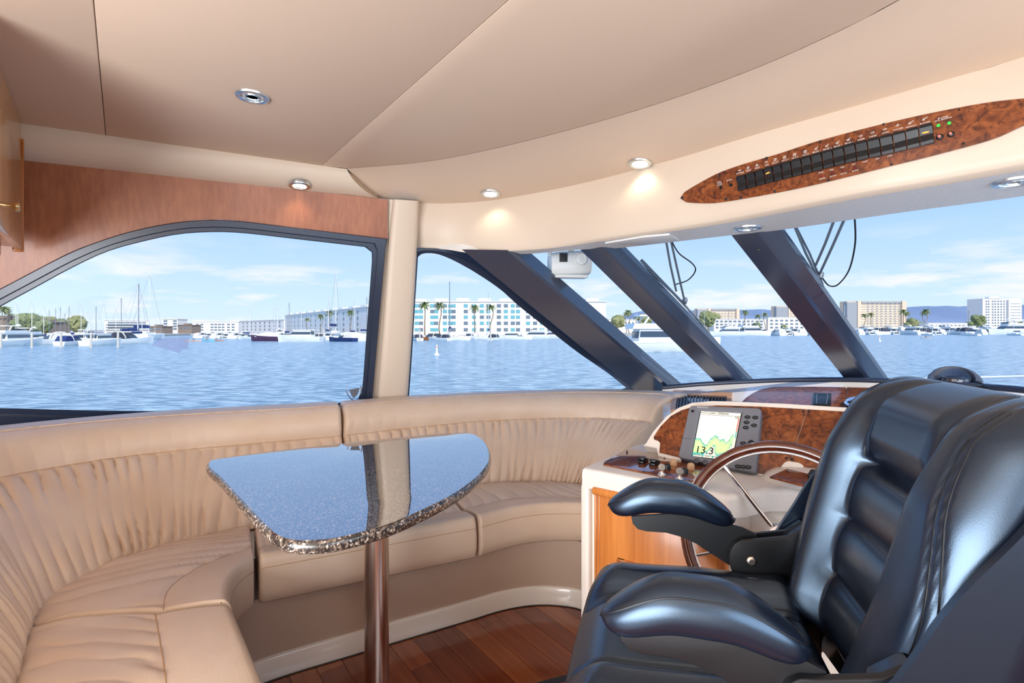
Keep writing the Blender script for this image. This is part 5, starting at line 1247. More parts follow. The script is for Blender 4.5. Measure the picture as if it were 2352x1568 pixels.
wv = [Vector((x, y, WZ)) for y in (-60, 40, 200, 700, 8000) for x in (-8000, -300, -60, 60, 300, 8000)]
wf = [(j*6+i, j*6+i+1, j*6+i+7, j*6+i+6) for j in range(4) for i in range(5)]
single('harbour_water', (wv, wf), wm, 'rippled blue harbour water filling the view outside', 'water', kind='stuff', sm=0)
# ---- quay and shore
stone = mat('quay_concrete', '#b9b2a8', 0.8); scrub = mat('shore_scrub', '#8f9478', 0.9)
quay_px = [(-400, 130), (120, 128), (340, 215), (438, 275), (640, 300), (760, 215), (850, 172), (1000, 168), (1300, 168), (1420, 235), (1560, 420), (1700, 430), (2000, 440), (2352, 430), (2700, 420)]
qp = [wat(u, d) for u, d in quay_px]
qring = qp+[Vector((9000, 4500, WZ)), Vector((-9000, 4500, WZ))]
single('quay', prism([p-Z*0.6 for p in qring], Z*1.4), stone, 'low pale quay along the far shore behind the moored boats', 'quay', kind='structure', sm=0)
# ---- hills
def ridge(u): return 712-10*smooth(1900, 2250, u)+8*(vnoise(u*0.012, 1.5)-0.5)+5*(vnoise(u*0.04, 2.5)-0.5)+26*smooth(1500, 1380, u)
HD = 6500; ul = [1250+i*14 for i in range(100)]
hills_m = mat('hazy_hills', '#8797b0', 0.95, var=(0.0016, '#7789a4', 6))  # distance haze painted into the blue-grey hill colour
hl = []
for f_, e_ in ((0.82, 0.0), (0.88, 0.45), (0.94, 0.8), (1.0, 1.0), (1.12, 0.6), (1.25, 0.0)):
    hl.append([Vector(((u-1176)/FPX*HD, HD*f_, WZ+hz(ridge(u), HD)*e_*(0.92+0.16*vnoise(u*0.03, f_*20)) if e_ < 1 else WZ+hz(ridge(u), HD))) for u in ul])
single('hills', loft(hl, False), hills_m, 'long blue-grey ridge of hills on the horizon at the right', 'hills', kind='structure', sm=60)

# ---- buildings
whitep = mat('white_render', '#e9e7e3', 0.7); creamp = mat('sand_render', '#e3cdb4', 0.7); greyb = mat('grey_facade', '#9aa0a6', 0.6); brown_b = mat('brown_cladding', '#8d7f74', 0.8)
tealg = mat('teal_window_glass', '#6fb0ba', 0.15, spec=0.6); darkg = mat('dark_window_glass', '#6f7f8c', 0.2, spec=0.6); slabm = mat('balcony_white', '#eeece8', 0.7)
def building(name, label, a, b, z1, depth, cols, rows, m_, win_m, ww, wh, style=None, roofs=(), group=None):
    """a, b: ends of the facade at quay level seen left and right; cols 0..1 along it, rows heights above the water."""
    a, b = Vector(a), Vector(b); x = (b-a).normalized(); L = (b-a).length; y = Vector((-x.y, x.x, 0)); y = y if y.y > 0 else -y
    base = (a+b)/2; base.z = WZ+0.7
    r = root(name, tuple(base), label, 'building', group)
    o = Vector((a.x, a.y, WZ))
    part('walls', obox(o, x, y, Z, (0, L), (0, depth), (0.7, z1)), m_, r, sm=0)
    part('roof', obox(o, x, y, Z, (-0.4, L+0.4), (-0.4, depth+0.4), (z1, z1+0.35)), m_, r, sm=0)
    for (t0, t1, hh) in roofs: part('roof_house', obox(o, x, y, Z, (t0*L, t1*L), (1.0, depth*0.6), (z1+0.3, z1+0.3+hh)), m_, r, sm=0)
    wmesh = None; alt = None
    for zc in rows:
        for c in cols:
            g = obox((0, 0, 0), x, y, Z, (-ww/2, ww/2), (-0.12, 0.06), (-wh/2, wh/2))
            if wmesh is None:
                o0 = part('window', g, win_m, r, local=True, sm=0); wmesh = o0.data; ctr = o0.location.copy(); ob = o0
                fg_ = obox((0, 0, 0), x, y, Z, (-ww/2-0.15, ww/2+0.15), (-0.55, 0.0), (-wh/2-0.35, -wh/2-0.05))
            else: ob = bpy.data.objects.new('window', wmesh); COL.objects.link(ob); ob.parent = r
            ob.location = ctr+o+x*(c*L)+Z*zc-base
            if win_m is tealg and hash2(c*97, zc*13) > 0.62:
                if alt is None: alt = wmesh.copy(); alt.materials.clear(); alt.materials.append(darkg)
                ob.data = alt
        if style == 'slab': part('balcony_slab', obox(o, x, y, Z, (0.02*L, 0.98*L), (-1.0, 0.05), (zc-wh/2-0.35, zc-wh/2-0.02)), slabm, r, sm=0)
    return r
def fac(u0, u1, d0, d1): return wat(u0, d0), wat(u1, d1)
d1_ = 205
cu = [957, 967, 993, 1002, 1022, 1034, 1042, 1070, 1089, 1107, 1122, 1146, 1162, 1178, 1190, 1213, 1229, 1245, 1262, 1278, 1296, 1312, 1330, 1348]
a_, b_ = fac(944, 1392, d1_, d1_)
building('apartment_block', 'big white waterfront apartment block with teal windows behind the pointed window', a_, b_, hz(693, d1_), 16, [(u-944)/(1392-944) for u in cu], [hz(v, d1_) for v in (702, 715, 728, 742, 757)], whitep, tealg, 1.65, 1.35, None,
         [(k/9+0.01, k/9+0.075, 0.9+0.5*hash2(k, 2)) for k in range(9)])
a_, b_ = fac(655, 846, 318, 196)
building('apartment_block', 'white apartment wing receding to the left of the cream mullion', a_, b_, 11.9, 14, [0.05+0.062*k for k in range(15)], [3.0, 5.4, 7.8, 10.2], whitep, darkg, 1.7, 1.3, None, [(0.1*k+0.02, 0.1*k+0.06, 0.9) for k in range(10)])
a_, b_ = fac(552, 652, 395, 330)
building('apartment_block', 'low white flats in the middle distance beyond the marina', a_, b_, 9.6, 12, [0.08+0.105*k for k in range(9)], [3.2, 5.6, 8.0], whitep, darkg, 2.6, 1.2)
a_, b_ = fac(443, 548, 400, 400)
building('apartment_block', 'white flats with a taller left end at the head of the channel', a_, b_, 9.2, 12, [0.10, 0.20, 0.42, 0.50, 0.58, 0.66, 0.78, 0.88], [2.8, 5.0, 7.2], whitep, darkg, 2.2, 1.1, None, [(0.0, 0.22, 1.0), (0.8, 1.0, 0.8)])
a_, b_ = fac(374, 408, 300, 300)
building('office_block', 'small square white block alone beyond the mast cluster', a_, b_, hz(733, 300), 9, [0.18, 0.82], [hz(v, 300) for v in (737, 743, 749, 755)], whitep, darkg, 2.2, 0.9, None)
a_, b_ = fac(240, 342, 230, 240)
building('office_block', 'white block with red awning behind the left marina masts', a_, b_, hz(736, 235), 12, [0.12+0.095*k for k in range(9)], [hz(v, 235) for v in (741, 747, 753)], whitep, darkg, 1.5, 0.75, 'slab')
for k, (u0, u1, vt) in enumerate(((-30, 24, 731), (31, 58, 738), (65, 100, 740))):
    a_, b_ = fac(u0, u1, 150, 150)
    building('townhouse', ['brown townhouse at the extreme left under the palms', 'second brown townhouse from the left edge', 'third brown townhouse, beside the broad trees'][k], a_, b_, hz(vt, 150), 9, [0.2, 0.5, 0.8], [hz(v, 150) for v in (747, 757)], brown_b, darkg, 0.9, 0.9, None, [(0.1, 0.3, 0.6), (0.6, 0.8, 0.6)], 'brown townhouses')
for k, (u0, u1, vt, d_) in enumerate(((342, 372, 750, 285), (410, 440, 747, 300))):
    a_, b_ = fac(u0, u1, d_, d_)
    building('harbour_shop', ['low brown shop left of the small square white block', 'low brown shop right of the small square white block'][k], a_, b_, hz(vt, d_), 9, [0.2, 0.5, 0.8], [hz(vt+6, d_)], brown_b, darkg, 1.6, 1.1, None, [(0.3, 0.6, 0.9)])
d2 = 470
a_, b_ = fac(1640, 1760, d2, d2)
building('harbour_flats', 'low white harbour flats between the second and third pillars, left one', a_, b_, hz(733, d2), 14, [0.06+0.085*k for k in range(11)], [hz(v, d2) for v in (738, 745, 752)], whitep, darkg, 2.6, 1.6)
a_, b_ = fac(1764, 1900, d2, d2)
building('harbour_flats', 'low white harbour flats next to the third pillar', a_, b_, hz(729, d2), 14, [0.06+0.085*k for k in range(11)], [hz(v, d2) for v in (736, 744, 752)], whitep, darkg, 2.6, 1.6)
a_, b_ = fac(1395, 1480, 330, 350)
building('harbour_flats', 'low white flats glimpsed above the passing yacht', a_, b_, hz(733, 330), 12, [0.08+0.1*k for k in range(9)], [hz(v, 335) for v in (741, 748)], whitep, darkg, 1.6, 1.2)
def tower(label, u0, u1, vt, d, ncol, nrow, grey_frac):
    a_, b_ = fac(u0, u1, d, d); z1 = hz(vt, d); W_ = (b_-a_).length
    r = building('tower_block', label, a_, b_, z1, 18, [0.36+0.54*k/(ncol-1) for k in range(ncol)], [lerp(6, z1-4, k/(nrow-1)) for k in range(nrow)], creamp, darkg, W_*0.035, z1*0.024, 'slab')
    o = Vector((a_.x, a_.y, WZ)); X_ = Vector((1, 0, 0)); Y_ = Vector((0, 1, 0))
    part('grey_wing', obox(o, X_, Y_, Z, (-0.6, W_*grey_frac), (-1.5, 8), (0.7, z1-1.5)), greyb, r, sm=0)
    part('end_pier', obox(o, X_, Y_, Z, (W_*grey_frac, W_*(grey_frac+0.06)), (-2.5, 8), (0.65, z1+0.7)), creamp, r, sm=0)
    part('end_pier', obox(o, X_, Y_, Z, (W_*0.93, W_+0.6), (-2.5, 8), (0.7, z1+0.6)), creamp, r, sm=0)
    part('roof_band', obox(o, X_, Y_, Z, (W_*(grey_frac+0.08), W_*0.92), (-1.3, 0), (z1-3.2, z1-0.6)), greyb, r, sm=0)
tower('sand-coloured tower with grey left wing between the third pillar and the chair', 1945, 2079, 692, 820, 8, 11, 0.17)
tower('sand-coloured tower half behind the middle wiper', 1602, 1697, 709, 1000, 8, 8, 0.25)
tower('grey-sided tower mostly hidden by the third pillar', 1783, 1850, 703, 900, 5, 9, 0.40)
dh = 700; a_, b_ = fac(2257, 2342, dh, dh)
hb = building('hotel_tower', 'white hotel tower with curved parapet at the right edge', a_, b_, hz(686, dh), 24, [0.10, 0.16, 0.27, 0.34, 0.42, 0.50, 0.58], [lerp(5, hz(692, dh), k/10) for k in range(11)], whitep, darkg, 2.2, 2.0, None)
o_h = Vector((a_.x, a_.y, WZ)); WH = (b_-a_).length
part('parapet', prism([o_h+Vector((WH*t, -0.8, hz(686, dh)+0.3+h_)) for t, h_ in ((0.14, 0), (0.16, 2.0), (0.22, 3.0), (0.30, 3.4), (0.38, 3.0), (0.44, 2.0), (0.46, 0))], Vector((0, 6, 0))), whitep, hb, sm=0)
part('side_wing', obox(o_h, Vector((1, 0, 0)), Vector((0, 1, 0)), Z, (WH*0.66, WH+0.5), (-2.5, 10), (0.7, hz(688, dh))), whitep, hb, sm=0)
for k in range(9): part('floor_line', obox(o_h, Vector((1, 0, 0)), Vector((0, 1, 0)), Z, (WH*0.70, WH*0.98), (-2.7, -2.4), (6+k*4.1, 6.8+k*4.1)), greyb, hb, sm=0)
for k, (u0, u1, vt) in enumerate(((2132, 2222, 742), (2100, 2240, 750))):
    a_, b_ = fac(u0, u1, 520-60*k, 520-60*k)
    building('boat_shed', ['white waterside shed with a low roof left of the hotel tower', 'long low white dock building in front of the sheds'][k], a_, b_, hz(vt, 520-60*k), 12, [0.1+0.1*j for j in range(9)], [hz(vt+5, 520-60*k)], whitep, darkg, 2.4, 1.0)

# ---- palms and trees
trunkm = mat('palm_trunk', '#8b7b66', 0.9); frondm = mat('palm_frond', '#7c8a55', 0.8); leafm = mat('tree_leaf', '#69774c', 0.9, var=(0.9, '#8c9468')); leaf2 = mat('pale_leaf', '#97976a', 0.9, var=(0.9, '#7c8558'))
def make_palm():
    r = root('palm_tree', (0, 0, -500), 'palm', 'tree')
    part('trunk', tube([Vector((0.06*math.sin(k*0.6), 0, k*0.1)) for k in range(11)], [0.022-0.0008*k for k in range(11)], 7), trunkm, r, local=True)
    gs = []
    for k in range(22):
        a = k*2.399; el = 0.9-1.5*((k % 11)/10.0); L = 0.22; P = []
        for j in range(6):
            t = j/5; P.append(Vector((0.03, 0, 1.0))+Vector((math.cos(a)*L*t*math.cos(el*(1-t*0.3)), math.sin(a)*L*t*math.cos(el*(1-t*0.3)), L*t*math.sin(el)-0.10*t*t)))
        sd = Vector((-math.sin(a), math.cos(a), 0)); wd = [0.004, 0.03, 0.036, 0.03, 0.018, 0.002]
        V = []; F = []
        for j in range(6):
            V += [P[j]-sd*wd[j]-Z*wd[j]*0.5, P[j]+Z*0.004, P[j]+sd*wd[j]-Z*wd[j]*0.5]
            if j: F += [(3*j-3, 3*j-2, 3*j+1, 3*j), (3*j-2, 3*j-1, 3*j+2, 3*j+1)]
        gs.append((V, F))
    part('fronds', join(*gs), frondm, r, local=True, sm=40)
    return r
palm0 = make_palm(); first = [True]
def place(proto, used, loc, rotz, label, group, scale, cat=None):
    if used[0]:
        used[0] = False; o = proto; o.location = loc; o.rotation_euler = (0, 0, rotz); o.scale = (scale,)*3; o['label'] = label; o['group'] = group
    else: o = dup(proto, loc, rotz, label, group, scale)
    if cat: o['category'] = cat
    return o
palms = [(8, 706, 145, 'tall palm nearest the left picture edge'), (14, 708, 148, 'second tall palm from the left picture edge'), (24, 722, 160, 'short palm behind the left townhouses'), (69, 738, 131, 'low palm between the left townhouses'),
         (976, 697, 185, 'palm at the left end of the white apartment block'), (1011, 698, 186, 'second palm from the left before the apartment block'), (1090, 703, 185, 'third palm before the apartment block'), (1129, 703, 185, 'fourth palm before the apartment block, nearest the pillar'),
         (738, 724, 200, 'palm before the receding apartment wing, left of three'), (757, 716, 195, 'palm before the receding apartment wing, under the tall mast'), (806, 715, 185, 'palm before the receding apartment wing, near the window corner'), (814, 716, 225, 'palm close beside the one near the window corner'), (705, 732, 215, 'small palm far along the receding apartment wing'),
         (1438, 719, 300, 'left of two tall palms above the passing yacht'), (1445, 714, 318, 'right of two tall palms above the passing yacht'), (1461, 727, 300, 'short palm beside the two tall ones over the yacht'), (1711, 715, 440, 'palm behind the harbour flats right of the middle wiper'), (1742, 724, 440, 'palm standing above the harbour flats between two masts'), (1756, 720, 445, 'right-hand palm above the harbour flats'),
         (2075, 713, 600, 'palm at the right end of the sand-coloured tower'), (2082, 718, 690, 'lower palm at the right end of the sand-coloured tower'), (2128, 712, 600, 'palm against the hills, wide crown'), (2122, 716, 690, 'palm against the hills, left of the wide crown'), (1986, 722, 560, 'palm before the sand-coloured tower'), (2000, 720, 640, 'second palm before the sand-coloured tower')]
for u, v, d, lb in palms: place(palm0, first, wat(u, d, 0.8), random.random()*6, lb, 'palms along the shore', (hz(v, d)-0.8)/1.02)
def make_tree(m_, seed):
    r = root('broadleaf_tree', (0, 0, -500), 'tree', 'tree'); bm = bmesh.new()
    for k in range(9):
        a = hash2(k, seed)*6.28; rr = 0.28*hash2(k, seed+3); c = Vector((math.cos(a)*rr, math.sin(a)*rr, 0.58+0.30*hash2(k, seed+5))); s0 = 0.15+0.14*hash2(k, seed+7)
        res = bmesh.ops.create_icosphere(bm, subdivisions=3, radius=s0)
        for v in res['verts']: v.co = v.co*(1+0.45*(vnoise(v.co.x*26+k, v.co.y*26+v.co.z*21)-0.5)+0.40*(hash2(round(v.co.x*400)+k, round(v.co.y*400+v.co.z*170))-0.5))+c
    bm.verts.index_update(); g = [v.co.copy() for v in bm.verts], [tuple(v.index for v in f.verts) for f in bm.faces]; bm.free()
    part('crown', g, m_, r, local=True, sm=60); part('trunk', tube([Vector((0, 0, 0)), Vector((0.01, 0, 0.3)), Vector((0, 0.01, 0.55))], [0.035, 0.028, 0.02], 7), trunkm, r, local=True)
    return r
tA, tB = make_tree(leafm, 1), make_tree(leaf2, 8); uA, uB = [True], [True]
for u, v, d, t, lb in ((60, 728, 140, 0, 'broad green tree left of the marina masts'), (84, 733, 172, 0, 'bushy tree beside the broad green one at the left marina'), (112, 734, 200, 1, 'pale green tree behind the low white boat at left'), (140, 738, 168, 0, 'dark round tree behind the blue-canvas boat'), (158, 742, 190, 0, 'small dark tree near the end of the left marina'), (174, 733, 150, 1, 'thin pale tree right of the dark round one'), (100, 742, 137, 0, 'low tree tucked between the left marina masts'),
                       (1418, 730, 320, 1, 'pale tree above the passing yacht bow'), (1482, 728, 320, 1, 'pale tree beside the second pillar'), (1627, 722, 430, 1, 'tall pale tree left of the harbour flats'), (1640, 726, 520, 1, 'lower pale tree left of the harbour flats'), (1738, 744, 425, 0, 'spreading low tree in front of the harbour flats'), (1800, 748, 425, 1, 'low pale bush near the third pillar'),
                       (2094, 735, 560, 1, 'pale tree right of the sand-coloured tower'), (2112, 742, 650, 1, 'low scrubby tree right of the tower'), (2244, 729, 600, 0, 'dark round tree left of the hotel tower'), (2084, 744, 540, 1, 'brownish tree at the foot of the sand-coloured tower'), (2225, 742, 590, 0, 'smaller dark tree left of the hotel'), (2347, 742, 600, 1, 'tree right of the hotel at the picture edge')):
    place((tA, tB)[t], (uA, uB)[t], wat(u, d, 0.6), random.random()*6, lb, 'trees along the shore', (hz(v, d)-0.6)/0.95)

# ---- boats (x ahead, z up from the waterline)
hullw = mat('boat_white', '#efefec', 0.25, coat=0.3); navy = mat('boat_navy', '#22366b', 0.3); canvasb = mat('canvas_navy', '#26386e', 0.8); darkc = mat('canvas_charcoal', '#3c414c', 0.8); maroon = mat('hull_maroon', '#4c3350', 0.4); tealglass = mat('boat_window', '#3f4d5c', 0.12, spec=0.7); alu = mat('mast_aluminium', '#dcdcd8', 0.4); woodh = mat('hull_varnish', '#a2683f', 0.4); darkmast = mat('mast_dark', '#7f858c', 0.5); canvw = mat('cover_white', '#e2ddd8', 0.8)
def hull_geo(L, B, h, fine=1.0):
    secs = []
    for k in range(17):
        t = k/16; b = B/2*(1-max(0, (t-0.25)/0.75)**(2.6*fine))*(0.93+0.07*min(1, t*4)); b = max(b, 0.02); s = h*(1+0.38*t*t); x = lerp(-L/2, L/2, t); fl = 0.25*t*t*L*0.05
        secs.append([Vector((x, y*b, z)) for y, z in ((-1, s), (-0.97, s*0.75), (-0.86, 0.10*h), (-0.6, -0.25*h), (0, -0.4*h), (0.6, -0.25*h), (0.86, 0.10*h), (0.97, s*0.75), (1, s))])
        for q in secs[-1]:
            if q.z < s*0.5: q.x -= fl*(1-q.z/s)*1.5*t
    g = loft(secs, False, False, False); n = len(secs[0])
    deck = [s[0] for s in secs]+[s[-1] for s in secs[::-1]]
    return join(g, (secs[0], [tuple(range(n))]), ([p-Z*0.02 for p in deck], [tuple(range(len(deck)))]))
def taper(x0, x1, w0, z0, X0, X1, W0, z1):
    return loft([[Vector((x0, -w0, z0)), Vector((x1, -w0*0.8, z0)), Vector((x1, w0*0.8, z0)), Vector((x0, w0, z0))], [Vector((X0, -W0, z1)), Vector((X1, -W0*0.8, z1)), Vector((X1, W0*0.8, z1)), Vector((X0, W0, z1))]], True, True, True)
def make_boat(kind, hm=None, cm=None):
    hm = hm or hullw; r = root('motor_yacht' if kind != 'sail' else 'sailing_boat', (0, 0, -600), 'boat', 'boat')
    P = lambda nm, g, m_, sm=30: part(nm, g, m_, r, local=True, sm=sm)
    if kind == 'fly':                             # flybridge cruiser, unit length 1
        P('hull', hull_geo(1.0, 0.30, 0.105), hm, 50); P('cabin', taper(-0.36, 0.22, 0.125, 0.10, -0.34, 0.08, 0.105, 0.225), hullw, 20)
        P('cabin_windows', taper(-0.345, 0.185, 0.1225, 0.145, -0.338, 0.115, 0.112, 0.20), tealglass, 20)
        P('flybridge', taper(-0.42, 0.10, 0.125, 0.222, -0.40, 0.06, 0.13, 0.275), hullw, 20); P('flybridge_screen', taper(0.02, 0.085, 0.105, 0.272, 0.0, 0.05, 0.10, 0.30), tealglass, 20)
        P('hardtop', taper(-0.34, -0.02, 0.10, 0.345, -0.33, -0.04, 0.095, 0.36), cm or hullw, 20)
        for s in (-1, 1): P('arch_leg', tube([Vector((-0.30, 0.105*s, 0.27)), Vector((-0.24, 0.095*s, 0.35))], 0.010, 6), hullw)
        P('transom_door', rbox((-0.502, 0, 0.06), (0.008, 0.20, 0.05), 0.002), tealglass); P('aft_windows', rbox((-0.352, 0, 0.165), (0.02, 0.17, 0.065), 0.003), tealglass)
        P('radar', lathe([(0.03, 0.36), (0.032, 0.375), (0.02, 0.385), (0, 0.387)], 12), hullw)
    elif kind == 'express':
        P('hull', hull_geo(1.0, 0.32, 0.11, 1.1), hm, 50); P('foredeck', taper(-0.05, 0.36, 0.10, 0.12, -0.05, 0.22, 0.07, 0.17), hullw, 30)
        P('windscreen', taper(-0.12, 0.08, 0.125, 0.13, -0.14, 0.0, 0.10, 0.21), tealglass, 20); P('canvas_cover', taper(-0.46, -0.05, 0.135, 0.12, -0.40, -0.03, 0.11, 0.245), cm or canvasb, 30)
        P('arch', tube(catmull([Vector((-0.2, -0.13, 0.13)), Vector((-0.26, -0.12, 0.24)), Vector((-0.27, 0, 0.265)), Vector((-0.26, 0.12, 0.24)), Vector((-0.2, 0.13, 0.13))], 16), 0.012, 6), hullw)
    elif kind == 'cruiser':
        P('hull', hull_geo(1.0, 0.30, 0.12), hm, 50); P('cabin', taper(-0.30, 0.20, 0.12, 0.11, -0.28, 0.10, 0.11, 0.26), hullw, 20); P('cabin_windows', taper(-0.29, 0.175, 0.1205, 0.17, -0.285, 0.125, 0.1155, 0.225), tealglass, 20)
        P('hardtop', taper(-0.40, 0.14, 0.125, 0.26, -0.40, 0.12, 0.12, 0.275), cm or hullw, 20); P('aft_windows', rbox((-0.298, 0, 0.20), (0.012, 0.19, 0.06), 0.003), tealglass)
        for s in (-1, 1): P('roof_post', tube([Vector((-0.38, 0.11*s, 0.11)), Vector((-0.38, 0.11*s, 0.26))], 0.006, 6), hullw)
    elif kind == 'covered':
        P('hull', hull_geo(1.0, 0.28, 0.15), hm, 50)
        P('cover', loft([[Vector((lerp(-0.46, 0.36, t), 0.13*math.cos(a)*(1-0.45*t*t), 0.14+0.16*math.sin(a)*(1-0.5*abs(2*t-0.8)**3))) for a in [k/8*math.pi for k in range(9)]] for t in [j/8 for j in range(9)]], False, True, True), cm or canvw, 50)
    else:
        P('hull', hull_geo(1.0, 0.27, 0.095, 0.85), hm, 50); P('coachroof', taper(-0.15, 0.22, 0.085, 0.10, -0.13, 0.17, 0.07, 0.15), hullw, 20)
        P('mast', tube([Vector((0.08, 0, 0.09)), Vector((0.08, 0, 1.35))], [0.0105, 0.0085], 6), cm or alu); P('boom', tube([Vector((0.07, 0, 0.24)), Vector((-0.36, 0, 0.23))], 0.010, 6), alu)
        P('sail_cover', loft([[Vector((lerp(0.06, -0.34, t), 0.022*math.cos(a), 0.265+0.028*math.sin(a))) for a in [k/8*2*math.pi for k in range(8)]] for t in (0, 0.5, 1)], True, True, True), canvasb)
        P('spreader', tube([Vector((0.08, -0.09, 0.80)), Vector((0.08, 0.09, 0.80))], 0.004, 5), alu); P('forestay', tube([Vector((0.49, 0, 0.12)), Vector((0.09, 0, 1.32))], 0.0022, 4), darkmast); P('backstay', tube([Vector((-0.49, 0, 0.10)), Vector((0.075, 0, 1.34))], 0.0022, 4), darkmast)
    return r
protos = {'fly': make_boat('fly'), 'express': make_boat('express', None, canvasb), 'dark': make_boat('express', None, darkc), 'cruiser': make_boat('cruiser'), 'navy': make_boat('express', navy, canvw), 'maroon': make_boat('covered', maroon), 'wcover': make_boat('covered'), 'wood': make_boat('express', woodh, darkc), 'sail': make_boat('sail'), 'sail2': make_boat('sail', None, darkmast), 'wexp': make_boat('express', None, canvw)}
usedb = {k: [True] for k in protos}
RECTS = []
def rect(p, L, a):
    c, s = math.cos(a), math.sin(a); return [(p.x+c*x-s*y, p.y+s*x+c*y) for x, y in ((-L*0.53, -L*0.17), (L*0.53, -L*0.17), (L*0.53, L*0.17), (-L*0.53, L*0.17))]
def apart(A, B):
    for P, Q in ((A, B), (B, A)):
        for i in range(2):
            ex, ey = P[i+1][0]-P[i][0], P[i+1][1]-P[i][1]
            a = [x*ex+y*ey for x, y in P]; b = [x*ex+y*ey for x, y in Q]
            if max(a) < min(b) or max(b) < min(a): return True
    return False
def boat(kind, u, v, L, head, label, group):
    d = dv(v); a = math.radians(head)
    for k in range(40):                          # berth it where it clears the boats already moored
        d2_ = d*(1+0.012*k); R_ = rect(wat(u, d2_), L*d2_/d, a)
        if all(apart(R_, q) for q in RECTS): break
    RECTS.append(R_); L *= d2_/d; d = d2_
    return place(protos[kind], usedb[kind], wat(u, d), math.radians(head), label, group, L)
GL, GM, GR = 'boats in the left marina', 'boats moored before the apartments', 'boats moored along the right-hand shore'
for k in (('fly', 42, 794, 10.5, 95, 'white flybridge cruiser stern-on, first big boat at the left edge', GL), ('fly', 79, 789, 9.5, 100, 'second white flybridge cruiser, just right of the first at left', GL), ('wexp', 116, 793, 9.0, 165, 'low white express boat right of the two flybridge cruisers', GL), ('express', 174, 793, 7.5, 92, 'white boat with navy canvas over its stern in the left marina', GL), ('cruiser', 237, 793, 8.5, 90, 'boxy white cruiser with square stern in the left marina', GL), ('dark', 300, 791, 9.5, 75, 'white boat with charcoal canvas at the end of the left dock', GL), ('wexp', 334, 790, 7.0, 120, 'white bow poking out at the end of the left dock', GL), ('cruiser', 5, 793, 6, 80, 'white boat cut by the left picture edge', GL), ('fly', 206, 786, 8.5, 100, 'white cruiser half hidden behind the boxy one', GL), ('cruiser', 262, 788, 7.0, 95, 'small white cruiser left of the charcoal-canvas boat', GL), ('wexp', 146, 787, 7.5, 110, 'white boat behind the navy-canvas one', GL),
          ('maroon', 611, 783, 8.0, 178, 'maroon-hulled boat under a pale cover in mid-channel marina', GM), ('cruiser', 689, 785, 11.0, 178, 'white trawler yacht with long cabin left of the window corner', GM), ('dark', 738, 782, 7.5, 100, 'boat with charcoal canvas right of the white trawler yacht', GM), ('navy', 786, 784, 8.0, 160, 'navy-hulled boat near the window corner', GM), ('wcover', 816, 783, 8.0, 10, 'white covered boat beside the navy hull', GM), ('wexp', 575, 779, 7.0, 170, 'white boat left of the maroon hull', GM), ('fly', 641, 780, 9.0, 120, 'white cruiser right behind the maroon hull', GM), ('cruiser', 760, 780, 7.5, 90, 'white cruiser behind the charcoal-canvas boat', GM),
          ('dark', 955, 782, 7.0, 120, 'charcoal-canvas boat at the left edge of the pointed window', GM), ('wood', 983, 782, 7.5, 175, 'varnished brown boat below the white apartments', GM), ('dark', 1008, 782, 7.0, 150, 'white boat with charcoal stern cover right of the brown one', GM), ('wexp', 1049, 782, 7.5, 10, 'white runabout below the apartment mast', GM), ('cruiser', 1081, 781.5, 7.0, 80, 'boxy white cruiser below the apartments', GM), ('wexp', 1112, 781, 7.5, 5, 'long white runabout in the middle of the apartment row', GM), ('dark', 1141, 781, 7.0, 60, 'boat with dark canvas in the middle of the apartment row', GM), ('cruiser', 1170, 781, 8.0, 175, 'white cruiser with high cabin before the apartments', GM), ('wexp', 1196, 780.5, 7.0, 8, 'white boat second from the first pillar', GM), ('fly', 1224, 780, 10.0, 178, 'white flybridge yacht before the apartments near the first pillar', GM), ('fly', 1268, 779, 10.0, 175, 'white flybridge yacht touching the first pillar', GM),
          ('fly', 1540, 807, 14.0, 4, 'big white motor yacht under way between the first and second windscreen pillars', 'yachts under way'),
          ('fly', 1668, 771, 16, 180, 'sleek white yacht right of the second pillar at the waterline', GR), ('fly', 1732, 771, 18, 8, 'long white yacht in the middle of the gap between pillars', GR), ('fly', 2315, 768, 26, 182, 'long low white superyacht at the right picture edge', GR)): boat(*k)
ORD = ['first', 'second', 'third', 'fourth', 'fifth', 'sixth', 'seventh', 'eighth', 'ninth', 'tenth', 'eleventh', 'twelfth', 'thirteenth', 'fourteenth', 'fifteenth', 'sixteenth', 'seventeenth']
for i in range(9): boat(('wexp', 'cruiser', 'fly')[i % 3], 462+i*13, 775.5+0.25*i, 7.0, (92, 86, 95)[i % 3], ORD[i]+' small white boat from the left in the distant row at the channel head', 'distant white boats at the channel head')
for i in range(8): boat(('wexp', 'fly', 'cruiser', 'wexp')[i % 4], 1782+i*17, 770.3-0.15*i, 11+3*hash2(i, 1), (92, 95, 88, 85)[i % 4], ORD[i]+' small white boat from the left in the row beside the third pillar', 'white boats beside the third pillar')
for i in range(17): boat(('wexp', 'fly', 'cruiser', 'dark', 'fly')[i % 5], 1962+i*18.5, 767.6+0.9*hash2(i, 6), 13+5*hash2(i, 2), (92, 95, 88, 85, 93)[i % 5], ORD[i]+' small white boat from the left in the row below the towers', 'white boats below the towers')
